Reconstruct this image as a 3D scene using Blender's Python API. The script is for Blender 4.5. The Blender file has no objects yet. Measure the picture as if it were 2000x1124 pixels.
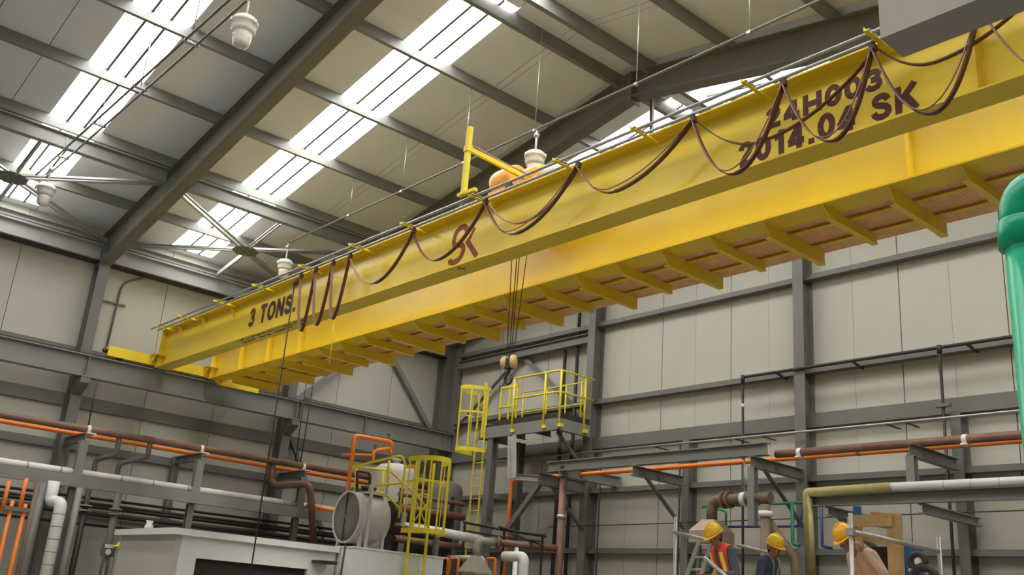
import bpy, math, random
from mathutils import Vector, Matrix
random.seed(7)
V = Vector
SC = bpy.context.scene
COL = SC.collection

# ------------------------------------------------------------------ camera
EYE = V((0.0, 0.0, 1.6))
YAW, PITCH, ROLL, FPX = math.radians(50.03), math.radians(18.55), math.radians(4.54), 1905.0
_fw = V((-math.sin(YAW) * math.cos(PITCH), math.cos(YAW) * math.cos(PITCH), math.sin(PITCH)))
_r = V((math.cos(YAW), math.sin(YAW), 0.0))
_u = _r.cross(_fw)
_c, _s = math.cos(ROLL), math.sin(ROLL)
RGT, UPV = _c * _r + _s * _u, -_s * _r + _c * _u
cam_data = bpy.data.cameras.new('camera')
cam_data.sensor_fit = 'HORIZONTAL'
cam_data.sensor_width = 36.0
cam_data.lens = 36.0 * FPX / 2000.0
cam_data.clip_start, cam_data.clip_end = 0.05, 200.0
cam = bpy.data.objects.new('camera', cam_data)
m = Matrix((RGT, UPV, -_fw)).transposed().to_4x4()
m.translation = EYE
cam.matrix_world = m
COL.objects.link(cam)
SC.camera = cam

# ------------------------------------------------------------------ world, exposure
w = bpy.data.worlds.new('overcast_sky')
SC.world = w
w.use_nodes = True
w.node_tree.nodes['Background'].inputs['Color'].default_value = (0.80, 0.87, 0.95, 1)
w.node_tree.nodes['Background'].inputs['Strength'].default_value = 1.0
SC.view_settings.view_transform = 'Standard'
SC.view_settings.look = 'None'
SC.view_settings.gamma = 1.0
SC.view_settings.use_curve_mapping = False
SC.view_settings.exposure = 0.0
SKYLIGHT = 13.6          # radiance of the daylit roof sheets

# ------------------------------------------------------------------ materials
def srgb(r, g, b):
    f = lambda c: (c / 255 / 12.92) if c / 255 <= 0.04045 else ((c / 255 + 0.055) / 1.055) ** 2.4
    return (f(r), f(g), f(b))

def mat(name, col, rough=0.6, metal=0.0, var=0.12, scale=3.0, bump=0.0, spec=0.4, dirt=None, dscale=1.3):
    mt = bpy.data.materials.new(name)
    mt.use_nodes = True
    nt = mt.node_tree
    b = nt.nodes['Principled BSDF']
    b.inputs['Roughness'].default_value = rough
    b.inputs['Metallic'].default_value = metal
    b.inputs['Specular IOR Level'].default_value = spec
    tc = nt.nodes.new('ShaderNodeTexCoord')
    no = nt.nodes.new('ShaderNodeTexNoise')
    no.inputs['Scale'].default_value = scale
    no.inputs['Detail'].default_value = 5.0
    nt.links.new(tc.outputs['Object'], no.inputs['Vector'])
    ra = nt.nodes.new('ShaderNodeValToRGB')
    ra.color_ramp.elements[0].position, ra.color_ramp.elements[1].position = 0.3, 0.7
    ra.color_ramp.elements[0].color = (*[c * (1 - var) for c in col], 1)
    ra.color_ramp.elements[1].color = (*[min(1, c * (1 + var)) for c in col], 1)
    nt.links.new(no.outputs['Fac'], ra.inputs['Fac'])
    out = ra.outputs['Color']
    if dirt:
        n2 = nt.nodes.new('ShaderNodeTexNoise')
        n2.inputs['Scale'].default_value = dscale
        n2.inputs['Detail'].default_value = 8.0
        n2.inputs['Roughness'].default_value = 0.7
        nt.links.new(tc.outputs['Object'], n2.inputs['Vector'])
        r2 = nt.nodes.new('ShaderNodeValToRGB')
        r2.color_ramp.elements[0].position, r2.color_ramp.elements[1].position = 0.52, 0.72
        nt.links.new(n2.outputs['Fac'], r2.inputs['Fac'])
        mx = nt.nodes.new('ShaderNodeMix')
        mx.data_type = 'RGBA'
        nt.links.new(r2.outputs['Color'], mx.inputs['Factor'])
        nt.links.new(out, mx.inputs[6])
        mx.inputs[7].default_value = (*dirt, 1)
        out = mx.outputs[2]
    nt.links.new(out, b.inputs['Base Color'])
    if bump:
        bp = nt.nodes.new('ShaderNodeBump')
        bp.inputs['Strength'].default_value = bump
        bp.inputs['Distance'].default_value = 0.02
        nt.links.new(no.outputs['Fac'], bp.inputs['Height'])
        nt.links.new(bp.outputs['Normal'], b.inputs['Normal'])
    return mt

def glow(name, col, strength):
    mt = bpy.data.materials.new(name)
    mt.use_nodes = True
    b = mt.node_tree.nodes['Principled BSDF']
    b.inputs['Base Color'].default_value = (0.8, 0.8, 0.8, 1)
    b.inputs['Emission Color'].default_value = (*col, 1)
    b.inputs['Emission Strength'].default_value = strength
    return mt

M = dict(
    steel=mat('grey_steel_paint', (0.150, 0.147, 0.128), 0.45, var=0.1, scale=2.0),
    steel_lit=mat('lit_steel_paint', (0.215, 0.217, 0.198), 0.35, var=0.08, scale=2.0),  # lit copy of the grey steel, skylight brightness put into its colour
    eave=mat('lit_eave_steel', (0.31, 0.31, 0.29), 0.35, var=0.08),  # steel made paler for the eave, light from the skylights painted in
    galv=mat('galvanised_steel', (0.42, 0.42, 0.40), 0.38, 0.55, var=0.12, scale=6),
    panel=mat('offwhite_wall_panel', (0.455, 0.442, 0.372), 0.55, var=0.035, scale=0.7),
    roofp=mat('offwhite_roof_panel', (0.80, 0.825, 0.86), 0.6, var=0.04, scale=0.6),
    backing=mat('dark_joint_backing', (0.10, 0.095, 0.085), 0.9),
    floor=mat('concrete_floor', (0.225, 0.222, 0.215), 0.55, var=0.15, scale=1.2),
    yellow=mat('crane_yellow_paint', (0.83, 0.605, 0.035), 0.28, var=0.05, scale=1.2, spec=0.5, bump=0.06),
    yellow2=mat('handrail_yellow_paint', (0.74, 0.60, 0.03), 0.45, var=0.10, scale=4),
    hoist=mat('hoist_orange_paint', (0.86, 0.42, 0.07), 0.4, var=0.06),
    grate=mat('primed_walkway_plate', (0.86, 0.52, 0.24), 0.7, var=0.12, scale=5, bump=0.1),
    maroon=mat('maroon_lettering', (0.085, 0.022, 0.018), 0.6, var=0.05),
    redbrown=mat('red_brown_logo', (0.25, 0.045, 0.018), 0.6, var=0.05),
    cable=mat('brown_flat_cable', (0.10, 0.034, 0.020), 0.5, var=0.15),
    cable2=mat('pinkish_flat_cable', (0.30, 0.17, 0.13), 0.5, var=0.1),
    rope=mat('dark_wire_rope', (0.12, 0.075, 0.03), 0.5, 0.3),
    black=mat('black_pipe', (0.030, 0.027, 0.024), 0.5),
    dark=mat('dark_interior', (0.035, 0.030, 0.024), 0.8),
    brown=mat('brown_pipe_paint', (0.19, 0.095, 0.062), 0.5, var=0.2, scale=4, dirt=(0.13, 0.10, 0.07)),
    tanpipe=mat('primed_tan_pipe', (0.16, 0.112, 0.066), 0.55, var=0.2),
    orange=mat('orange_pipe_paint', (0.80, 0.20, 0.025), 0.45, var=0.06),
    whitepipe=mat('white_insulation_jacket', (0.66, 0.65, 0.61), 0.5, var=0.06),
    white=mat('white_paint', (0.70, 0.70, 0.66), 0.55, var=0.04),
    lampw=mat('white_lamp_housing', (0.72, 0.70, 0.64), 0.4, var=0.04),
    lens=mat('prismatic_lamp_lens', (0.72, 0.66, 0.58), 0.2, var=0.1, scale=20),
    duct=mat('pale_grey_sheet', (0.32, 0.302, 0.252), 0.45, var=0.03),
    green=mat('emerald_pipe_paint', (0.0, 0.42, 0.22), 0.3, var=0.06, scale=5, bump=0.12, spec=0.35),
    tgreen=mat('thin_green_pipe', (0.01, 0.22, 0.10), 0.4),
    blue=mat('thin_blue_pipe', (0.04, 0.06, 0.25), 0.4),
    bluec=mat('blue_machine_paint', (0.03, 0.12, 0.30), 0.5),
    wool=mat('yellow_green_insulation', (0.34, 0.30, 0.125), 0.9, var=0.15, scale=8, bump=0.4),
    wood=mat('pale_timber', (0.56, 0.38, 0.17), 0.7, var=0.18, scale=6, dirt=(0.40, 0.25, 0.10)),
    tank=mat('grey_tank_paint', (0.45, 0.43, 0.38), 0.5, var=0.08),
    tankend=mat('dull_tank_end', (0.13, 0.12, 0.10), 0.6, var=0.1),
    olive=mat('olive_grey_hood', (0.26, 0.25, 0.19), 0.6),
    hood=mat('tan_hood_sheet', (0.40, 0.31, 0.22), 0.6),
    skin=mat('skin', (0.30, 0.13, 0.075), 0.5, var=0.08),
    hair=mat('dark_hair', (0.02, 0.015, 0.012), 0.7),
    helmet=mat('yellow_hard_hat', (0.88, 0.56, 0.02), 0.3, var=0.03),
    helmet2=mat('amber_hard_hat', (0.90, 0.45, 0.03), 0.3, var=0.03),
    navy=mat('navy_workwear', (0.045, 0.055, 0.10), 0.8, var=0.2),
    slate=mat('slate_blue_workwear', (0.075, 0.11, 0.14), 0.8, var=0.2),
    vest=mat('orange_red_vest', (0.75, 0.075, 0.02), 0.6, var=0.08),
    reflect=mat('yellow_reflective_tape', (0.95, 0.80, 0.12), 0.35),
    tan=mat('tan_work_shirt', (0.60, 0.42, 0.30), 0.8, var=0.1, scale=8),
    webbing=mat('grey_harness_webbing', (0.27, 0.29, 0.27), 0.7),
    denim=mat('dark_trousers', (0.05, 0.055, 0.075), 0.85),
    alu=mat('aluminium_tube', (0.46, 0.45, 0.41), 0.4, 0.5),
    sky=glow('daylit_roof_sheet', (1.0, 0.985, 0.965), SKYLIGHT),
)

# ------------------------------------------------------------------ helpers
def ray(x, y):
    return (x - 1000) / FPX * RGT - (y - 562) / FPX * UPV + _fw

def P(x, y, X=None, Y=None, Z=None):
    """the point of the place that lies on a given plane along a photo direction"""
    q = ray(x, y)
    t = (X - EYE.x) / q.x if X is not None else (Y - EYE.y) / q.y if Y is not None else (Z - EYE.z) / q.z
    return EYE + t * q

class MB:
    def __init__(s):
        s.v, s.f, s.sm = [], [], []
    def add(s, vs, fs, smooth=False):
        n = len(s.v)
        s.v += [V(p) for p in vs]
        s.f += [tuple(i + n for i in f) for f in fs]
        s.sm += [smooth] * len(fs)
        return s
    def box(s, x0, x1, y0, y1, z0, z1):
        vs = [(x, y, z) for z in (z0, z1) for y in (y0, y1) for x in (x0, x1)]
        return s.add(vs, [(0, 2, 3, 1), (4, 5, 7, 6), (0, 1, 5, 4), (2, 6, 7, 3), (0, 4, 6, 2), (1, 3, 7, 5)])
    def sweep(s, sec, p0, p1, up=(0, 0, 1), sec1=None):
        p0, p1, up = V(p0), V(p1), V(up)
        d = (p1 - p0).normalized()
        side = d.cross(up)
        if side.length < 1e-4:
            side = d.cross(V((1, 0, 0)))
        side.normalize()
        u = side.cross(d)
        n = len(sec)
        sec1 = sec1 or sec
        vs = [p0 + a * side + b * u for a, b in sec] + [p1 + a * side + b * u for a, b in sec1]
        fs = [tuple(range(n)), tuple(range(2 * n - 1, n - 1, -1))]
        fs += [((i + 1) % n, i, n + i, n + (i + 1) % n) for i in range(n)]
        return s.add(vs, fs)
    def bar(s, p0, p1, w, h, up=(0, 0, 1)):
        a, b = w / 2, h / 2
        return s.sweep([(-a, -b), (a, -b), (a, b), (-a, b)], p0, p1, up)
    def ibeam(s, p0, p1, h, b, tf=0.018, tw=0.014, up=(0, 0, 1), h1=None):
        def sec(h):
            B, H, t = b / 2, h / 2, tw / 2
            return [(-B, -H), (B, -H), (B, -H + tf), (t, -H + tf), (t, H - tf), (B, H - tf), (B, H), (-B, H), (-B, H - tf), (-t, H - tf), (-t, -H + tf), (-B, -H + tf)]
        return s.sweep(sec(h), p0, p1, up, sec(h1) if h1 else None)
    def chan(s, p0, p1, h, b, t=0.012, up=(0, 0, 1), flip=1):
        H = h / 2
        return s.sweep([(0, -H), (b * flip, -H), (b * flip, -H + t), (t * flip, -H + t), (t * flip, H - t), (b * flip, H - t), (b * flip, H), (0, H)], p0, p1, up)
    def angle(s, p0, p1, h, b, t=0.01, up=(0, 0, 1), flip=1):
        return s.sweep([(0, 0), (b * flip, 0), (b * flip, t), (t * flip, t), (t * flip, h), (0, h)], p0, p1, up)
    def tube(s, pts, r, n=8, closed=False, r2=None):
        pts = [V(p) for p in pts]
        k = len(pts)
        vs, prev = [], None
        for i, p in enumerate(pts):
            if closed:
                d = pts[(i + 1) % k] - pts[i - 1]
            else:
                d = (pts[i + 1] if i < k - 1 else p) - (pts[i - 1] if i else p)
            d.normalize()
            if prev is None:
                a = d.cross(V((0, 0, 1)))
                if a.length < 1e-3:
                    a = d.cross(V((1, 0, 0)))
            else:
                a = prev - d * prev.dot(d)
            a.normalize()
            prev = a
            b = d.cross(a)
            rr = r if r2 is None else r + (r2 - r) * i / max(1, k - 1)
            vs += [p + rr * (math.cos(t) * a + math.sin(t) * b) for t in (2 * math.pi * j / n for j in range(n))]
        fs = []
        for i in range(k if closed else k - 1):
            o, q = i * n, ((i + 1) % k) * n
            fs += [(o + j, o + (j + 1) % n, q + (j + 1) % n, q + j) for j in range(n)]
        s.add(vs, fs, True)
        if not closed:
            n0 = len(s.v) - len(vs)
            s.f += [tuple(n0 + j for j in range(n - 1, -1, -1)), tuple(n0 + (k - 1) * n + j for j in range(n))]
            s.sm += [False, False]
        return s
    def lathe(s, prof, c, axis=(0, 0, 1), n=24, smooth=True, caps=True):
        c, ax = V(c), V(axis).normalized()
        a = ax.cross(V((0, 0, 1)))
        if a.length < 1e-3:
            a = V((1, 0, 0))
        a.normalize()
        b = ax.cross(a)
        vs = [c + h * ax + r * (math.cos(t) * a + math.sin(t) * b) for r, h in prof for t in (2 * math.pi * j / n for j in range(n))]
        fs = [(i * n + j, i * n + (j + 1) % n, (i + 1) * n + (j + 1) % n, (i + 1) * n + j) for i in range(len(prof) - 1) for j in range(n)]
        s.add(vs, fs, smooth)
        if not caps:
            return s
        n0 = len(s.v) - len(vs)
        s.f += [tuple(n0 + j for j in range(n - 1, -1, -1)), tuple(n0 + (len(prof) - 1) * n + j for j in range(n))]
        s.sm += [False, False]
        return s
    def prism(s, poly, dvec):
        """a flat polygon (3D points) pushed along a vector"""
        n = len(poly)
        vs = [V(p) for p in poly] + [V(p) + V(dvec) for p in poly]
        fs = [tuple(range(n - 1, -1, -1)), tuple(range(n, 2 * n))] + [(i, (i + 1) % n, n + (i + 1) % n, n + i) for i in range(n)]
        return s.add(vs, fs)
    def ball(s, c, r, n=14, m=9, sc=(1, 1, 1)):
        c = V(c)
        vs = [c + V((0, 0, -r * sc[2]))]
        for i in range(1, m):
            t = math.pi * i / m - math.pi / 2
            vs += [c + V((r * sc[0] * math.cos(t) * math.cos(a), r * sc[1] * math.cos(t) * math.sin(a), r * sc[2] * math.sin(t))) for a in (2 * math.pi * j / n for j in range(n))]
        vs.append(c + V((0, 0, r * sc[2])))
        fs = [(0, 1 + (j + 1) % n, 1 + j) for j in range(n)]
        for i in range(m - 2):
            o = 1 + i * n
            fs += [(o + j, o + (j + 1) % n, o + n + (j + 1) % n, o + n + j) for j in range(n)]
        o = 1 + (m - 2) * n
        fs += [(o + j, o + (j + 1) % n, len(vs) - 1) for j in range(n)]
        return s.add(vs, fs, True)

def tag(o, label=None, cat=None, group=None, kind=None):
    for k, v in (('label', label), ('category', cat), ('group', group), ('kind', kind)):
        if v:
            o[k] = v
    return o

def put(o, parent):
    if parent is not None:
        o.parent = parent
        o.matrix_parent_inverse = Matrix.Translation(BASE[parent.name]).inverted()

BASE = {}
def mk(name, mb, mt, parent=None, label=None, cat=None, group=None, kind=None):
    me = bpy.data.meshes.new(name)
    lo = V([min(p[i] for p in mb.v) for i in range(3)])
    hi = V([max(p[i] for p in mb.v) for i in range(3)])
    c = V(((lo.x + hi.x) / 2, (lo.y + hi.y) / 2, lo.z))
    me.from_pydata([tuple(p - c) for p in mb.v], [], mb.f)
    me.polygons.foreach_set('use_smooth', mb.sm)
    me.update()
    for q in (mt if isinstance(mt, (list, tuple)) else [mt]):
        me.materials.append(q)
    import bmesh
    bm = bmesh.new()
    bm.from_mesh(me)
    bmesh.ops.recalc_face_normals(bm, faces=bm.faces)
    bm.to_mesh(me)
    bm.free()
    o = bpy.data.objects.new(name, me)
    COL.objects.link(o)
    o.location = c
    BASE[o.name] = c.copy()
    put(o, parent)
    return tag(o, label, cat, group, kind)

def empty(name, loc, label=None, cat=None, group=None, kind=None, parent=None):
    o = bpy.data.objects.new(name, None)
    o.empty_display_size = 0.2
    COL.objects.link(o)
    o.location = loc
    BASE[o.name] = V(loc)
    put(o, parent)
    return tag(o, label, cat, group, kind)

def clone(o, delta, parent=None):
    """a copy of one mesh object, moved; shares its mesh"""
    c = o.copy()
    COL.objects.link(c)
    c.location = BASE[o.name] + V(delta)
    BASE[c.name] = c.location.copy()
    c.parent = None
    put(c, parent)
    return c

def clone_tree(o, delta, label=None):
    c = clone(o, delta)
    if label:
        c['label'] = label
    for ch in list(o.children):
        k = clone(ch, delta, c)
        for g in list(ch.children):
            clone(g, delta, k)
    return c

def rnd(pts, R, n=5):
    """round the corners of a polyline"""
    pts = [V(p) for p in pts]
    out = [pts[0]]
    for a, b, c in zip(pts, pts[1:], pts[2:]):
        d0, d1 = (a - b), (c - b)
        k = min(R, d0.length * 0.49, d1.length * 0.49)
        p0, p1 = b + d0.normalized() * k, b + d1.normalized() * k
        for i in range(n + 1):
            t = i / n
            out.append((1 - t) ** 2 * p0 + 2 * t * (1 - t) * b + t * t * p1)
    return out + [pts[-1]]

ORD = ['first', 'second', 'third', 'fourth', 'fifth', 'sixth', 'seventh', 'eighth', 'ninth', 'tenth', 'eleventh', 'twelfth']

# ------------------------------------------------------------------ the hall
XL, XR, YE, YB, XRG = -22.95, 1.70, 17.0, -6.0, -11.0
SL, ZRG = 0.175, 11.60
def zroof(x):
    return ZRG - SL * abs(x - XRG)

floor = mk('floor', MB().box(XL - 0.3, XR + 0.3, YB - 0.3, YE + 0.3, -0.2, 0.0), M['floor'], kind='structure', label='grey concrete floor of the hall')

wl = mk('wall_left', MB().box(XL - 0.12, XL - 0.045, YB, YE + 0.1, 0, zroof(XL) + 0.05), M['backing'], kind='structure', label='off-white panelled wall under the left eave')
js = [YE + 0.0] + [16.75 - 1.7 * i for i in range(14)] + [YB]
for a, b in zip(js[1:], js[:-1]):
    if b - a > 0.05:
        mk('wall_panel', MB().box(XL - 0.045, XL, a + 0.007, b - 0.007, 0, zroof(XL)), M['panel'], wl)

we = mk('wall_end', MB().prism([(XL - 0.1, YE + 0.045, 0), (XR + 0.1, YE + 0.045, 0), (XR + 0.1, YE + 0.045, zroof(XR)), (XRG, YE + 0.045, ZRG + 0.03), (XL - 0.1, YE + 0.045, zroof(XL))], (0, 0.08, 0)), M['backing'], kind='structure', label='off-white panelled end wall behind the crane')
js = [-12.65 + 0.98 * i for i in range(-11, 15)]
js = [XL] + [j for j in js if XL + 0.1 < j < XR - 0.1] + [XR]
for a, b in zip(js, js[1:]):
    ga, gb = [0.010 if round((q + 12.65) / 0.98) % 2 == 0 else 0.003 for q in (a, b)]
    a, b = a + ga, b - gb
    top = [(b, zroof(b))] + ([(XRG, ZRG)] if a < XRG < b else []) + [(a, zroof(a))]
    mk('wall_panel', MB().prism([(a, YE, 0), (b, YE, 0)] + [(x, YE, z) for x, z in top], (0, 0.045, 0)), M['panel'], we)

mk('wall_right', MB().box(XR, XR + 0.12, YB, YE + 0.1, 0, zroof(XR) + 0.05), M['panel'], kind='structure', label='off-white wall under the right eave')
mk('wall_rear', MB().prism([(XL - 0.1, YB, 0), (XR + 0.1, YB, 0), (XR + 0.1, YB, zroof(XR)), (XRG, YB, ZRG), (XL - 0.1, YB, zroof(XL))], (0, -0.1, 0)), M['panel'], kind='structure', label='off-white wall at the far rear of the hall')

# roof: outer sheet, inner panels with seams, daylit strips
ce = mk('ceiling', MB().prism([(XL - 0.2, YB - 0.2, zroof(XL - 0.2) + 0.09), (XRG, YB - 0.2, ZRG + 0.09), (XR + 0.2, YB - 0.2, zroof(XR + 0.2) + 0.09), (XR + 0.2, YB - 0.2, zroof(XR + 0.2) + 0.15), (XRG, YB - 0.2, ZRG + 0.15), (XL - 0.2, YB - 0.2, zroof(XL - 0.2) + 0.15)], (0, YE - YB + 0.4, 0)), M['backing'], kind='structure', label='pitched off-white roof with daylit strips')
bounds = [-6.0, -5.15, -4.1, -3.1, -2.1, -1.15, -0.1, 1.30, 2.3, 3.25, 3.95, 4.95, 6.58, 8.05, 9.10, 10.18, 10.34, 11.82, 13.15, 14.20, 15.4, 17.0]
sky_starts = (-1.15, 3.95, 8.05, 13.15)
def slab(x0, x1, y0, y1, z=0.0, t=0.05):
    return MB().prism([(x0, y0, zroof(x0) + z), (x1, y0, zroof(x1) + z), (x1, y0, zroof(x1) + z + t), (x0, y0, zroof(x0) + z + t)], (0, y1 - y0, 0))
for side, (x0, x1) in enumerate(((XL, XRG - 0.01), (XRG + 0.01, XR))):
    for a, b in zip(bounds, bounds[1:]):
        if a in sky_starts:
            e0, e1 = (x0 + 0.25, x1 - 0.25)
            k = (b - a) / 3
            for i in range(3):
                mk('skylight_pane', slab(e0, e1, a + i * k + 0.012, a + (i + 1) * k - 0.012, 0.02, 0.02), M['sky'], ce, label='daylit translucent roof sheet')
            for q0, q1 in ((x0, e0), (e1, x1)):
                mk('roof_panel', slab(q0, q1, a + 0.008, b - 0.008), M['roofp'], ce)
            for i in (1, 2):
                mk('skylight_rib', slab(e0, e1, a + i * k - 0.022, a + i * k + 0.022, -0.035, 0.05), M['steel'], ce)
        else:
            mk('roof_panel', slab(x0, x1, a + 0.007, b - 0.007), M['roofp'], ce)

# frames: columns and rafters
RY = [1.30, 6.58, 11.82]
names = ['at the near edge, out by the photographer', 'left of the crane end', 'behind the crane walkway end']
PD = 0.22                                     # purlin depth
for i, y in enumerate(RY):
    e = empty('steel_column', (XL + 0.2, y, 0), label='grey H-section steel column on the left wall, ' + ['nearest the camera', 'left of the crane carriage', 'behind the crane walkway brackets'][i], cat='column', group='left wall columns')
    mk('shaft', MB().ibeam((XL + 0.21, y, 0), (XL + 0.21, y, 9.1), 0.38, 0.24, 0.02, 0.012, up=(1, 0, 0)), M['steel'], e)
    mk('base_plate', MB().box(XL + 0.01, XL + 0.45, y - 0.16, y + 0.16, 0.0, 0.03), M['steel'], e)
    mk('corbel', MB().prism([(XL + 0.41, y - 0.1, 5.86), (XL + 0.80, y - 0.1, 5.86), (XL + 0.80, y - 0.1, 5.74), (XL + 0.41, y - 0.1, 5.5)], (0, 0.2, 0)), M['steel'], e)
    e = empty('roof_rafter', (XRG, y, 10.8), label='grey tapered steel rafter spanning the roof ' + ['nearest the camera', 'from the column left of the crane', 'meeting at the ridge behind the crane'][i], cat='rafter', group='roof rafters')
    for sgn, xe in ((-1, XL + 0.15), (1, XR - 0.15)):
        xm = XRG
        pts = []
        d0, d1 = 0.50, 0.74
        za, zb = zroof(xm) - PD, zroof(xe) - PD
        mk('rafter_web', MB().prism([(xm, y - 0.007, za), (xe, y - 0.007, zb), (xe, y - 0.007, zb - d1), (xm, y - 0.007, za - d0)], (0, 0.014, 0)), M['steel'], e)
        mk('top_flange', MB().prism([(xm, y - 0.13, za), (xe, y - 0.13, zb), (xe, y - 0.13, zb - 0.018), (xm, y - 0.13, za - 0.018)], (0, 0.26, 0)), M['steel'], e)
        mk('bottom_flange', MB().prism([(xm, y - 0.14, za - d0), (xe, y - 0.14, zb - d1), (xe, y - 0.14, zb - d1 - 0.02), (xm, y - 0.14, za - d0 - 0.02)], (0, 0.28, 0)), M['steel'], e)
    mk('ridge_plate', MB().box(XRG - 0.02, XRG + 0.02, y - 0.14, y + 0.14, zroof(XRG) - PD - 0.62, zroof(XRG) - PD), M['steel'], e)
e = empty('roof_rafter', (XRG, 16.75, 10.8), label='grey steel rafter lying against the end wall', cat='rafter', group='roof rafters')
for xe in (XL + 0.1, XR - 0.1):
    mk('rafter_beam', MB().ibeam((XRG, 16.75, ZRG - PD - 0.2), (xe, 16.75, zroof(xe) - PD - 0.2), 0.40, 0.2), M['steel'], e)

# purlins
PX = [(-21.25, 'left-slope purlin next above the eave'), (-19.1, 'left-slope purlin over the heavy strut'), (-17.1, 'left-slope purlin midway up'), (-15.15, 'left-slope purlin above the midway one'), (-13.15, 'left-slope purlin next below the ridge pair'), (-11.38, 'left purlin of the ridge pair'), (-10.62, 'right purlin of the ridge pair'), (-8.85, 'right-slope purlin next to the ridge pair'), (-6.85, 'right-slope purlin second from the ridge pair'), (-4.9, 'right-slope purlin third from the ridge pair'), (-2.9, 'right-slope purlin above the grey duct'), (-0.9, 'lowest right-slope purlin')]
for x, lb in PX:
    heavy = abs(x - XRG) < 0.5
    d = 0.26 if heavy else PD
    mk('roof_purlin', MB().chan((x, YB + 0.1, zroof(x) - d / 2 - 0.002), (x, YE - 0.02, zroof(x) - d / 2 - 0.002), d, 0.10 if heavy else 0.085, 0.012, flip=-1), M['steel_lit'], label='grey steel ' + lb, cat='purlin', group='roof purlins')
# heavy strut beneath the third purlin, bay by bay
for i, (a, b) in enumerate(((1.45, 6.44), (6.72, 11.68), (11.96, 16.6))):
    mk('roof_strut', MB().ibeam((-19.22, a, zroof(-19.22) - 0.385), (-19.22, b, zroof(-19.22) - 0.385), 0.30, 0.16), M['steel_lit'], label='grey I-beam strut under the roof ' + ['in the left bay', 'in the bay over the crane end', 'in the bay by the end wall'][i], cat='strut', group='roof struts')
# eave beam with its bright lip
for i, (a, b) in enumerate(((1.45, 6.46), (6.70, 11.70), (11.94, 16.9))):
    e = empty('eave_beam', (XL + 0.2, (a + b) / 2, 8.68), label='grey eave beam on the left wall ' + ['in the left bay', 'in the bay over the crane end', 'in the bay by the corner'][i], cat='beam', group='eave beams')
    mk('channel', MB().chan((XL + 0.30, a, 8.86), (XL + 0.30, b, 8.86), 0.36, 0.1, 0.012, flip=1), M['eave'], e)
    mk('upper_channel', MB().chan((XL + 0.30, a, 9.17), (XL + 0.30, b, 9.17), 0.14, 0.1, 0.012, flip=1), M['eave'], e)
    mk('lip', MB().box(XL + 0.24, XL + 0.34, a, b, 9.045, 9.075), M['galv'], e)
    mk('shadow_strip', MB().box(XL + 0.005, XL + 0.28, a, b, 8.66, 8.685), M['black'], e)  # black strip that draws the shadow line under the eave beam

# roof cross bracing with gusset at the crossing
def brace_bay(y0, y1, where):
    ym = (y0 + y1) / 2
    xa, xb = -22.55, -19.4
    off = -0.50
    z = lambda x: zroof(x) + off
    xm = (xa + xb) / 2
    e = empty('roof_cross_brace', (xm, ym, z(xm)), label='grey double-angle cross bracing with a gusset plate ' + where, cat='bracing', group='roof bracing')
    c = V((xm, ym, z(xm)))
    mk('gusset', MB().prism([c + V((dx, dy, SL * dx)) for dx, dy in ((-0.24, -0.10), (-0.24, 0.10), (-0.10, 0.30), (0.10, 0.30), (0.24, 0.10), (0.24, -0.10), (0.10, -0.30), (-0.10, -0.30))], (0, 0, 0.014)), M['steel'], e)
    for x, y in ((xa, y0), (xa, y1), (xb, y0), (xb, y1)):
        q = V((x, y, z(x)))
        d = (q - c).normalized()
        s = d.cross(V((0, 0, 1))).normalized()
        p0 = c + d * 0.16
        for k in (-1, 1):
            mk('brace_angle', MB().angle(p0 + s * 0.035 * k + V((0, 0, 0.02)), q + s * 0.035 * k + V((0, 0, 0.02)), 0.07, 0.07, 0.008, flip=k), M['galv'], e)
    for x in (xa, xb):
        q = V((x, ym, z(x)))
        d = (q - c).normalized()
        mk('middle_strut', MB().chan(c + d * 0.15 + V((0, 0.05, 0.05)), q + V((0, 0.05, 0.05)), 0.10, 0.05, 0.008), M['galv'], e)
brace_bay(RY[1] + 0.15, RY[2] - 0.15, 'over the crane end')
brace_bay(RY[0] + 0.15, RY[1] - 0.15, 'at the far left of the roof')

# ------------------------------------------------------------------ left wall steel
def girt_left(z0, z1, lb, x=XL + 0.09, segs=((1.45, 6.44), (6.72, 11.68), (11.96, 16.6))):
    for i, (a, b) in enumerate(segs):
        mk('wall_girt', MB().chan((x, a, (z0 + z1) / 2), (x, b, (z0 + z1) / 2), z1 - z0, 0.085, 0.01, flip=-1), M['steel'], label='grey girt on left wall ' + lb + ['', ' in the left bay', ' in the middle bay', ' in the corner bay'][i + 1], cat='girt', group='left wall girts')
girt_left(6.47, 6.63, 'just above the crane runway')
girt_left(5.28, 5.56, 'just below the crane runway')
girt_left(4.34, 4.52, 'behind the brown pipe')
girt_left(2.95, 3.12, 'low behind the pipe rack')

rw = empty('crane_runway', (-22.3, 6, 5.88), label='grey I-beam crane runway along the left wall', cat='runway beam')
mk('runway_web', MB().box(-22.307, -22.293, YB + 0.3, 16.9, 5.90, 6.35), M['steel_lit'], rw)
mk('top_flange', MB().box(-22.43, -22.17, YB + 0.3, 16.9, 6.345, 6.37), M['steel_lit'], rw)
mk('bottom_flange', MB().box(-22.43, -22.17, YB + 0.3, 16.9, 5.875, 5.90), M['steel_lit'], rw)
mk('rail', MB().box(-22.325, -22.275, YB + 0.3, 16.9, 6.37, 6.42), M['black'], rw)
for y in (1.30, 6.58, 11.82, 11.95, 13.9, 16.6):
    mk('web_stiffener', MB().box(-22.30, -22.18, y - 0.006, y + 0.006, 5.90, 6.345), M['steel_lit'], rw)
rr = empty('crane_runway', (1.15, 6, 5.88), label='grey I-beam crane runway along the right wall', cat='runway beam')
mk('runway_beam', MB().ibeam((1.15, YB + 0.3, 6.12), (1.15, 16.9, 6.12), 0.49, 0.26), M['steel_lit'], rr)
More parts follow.
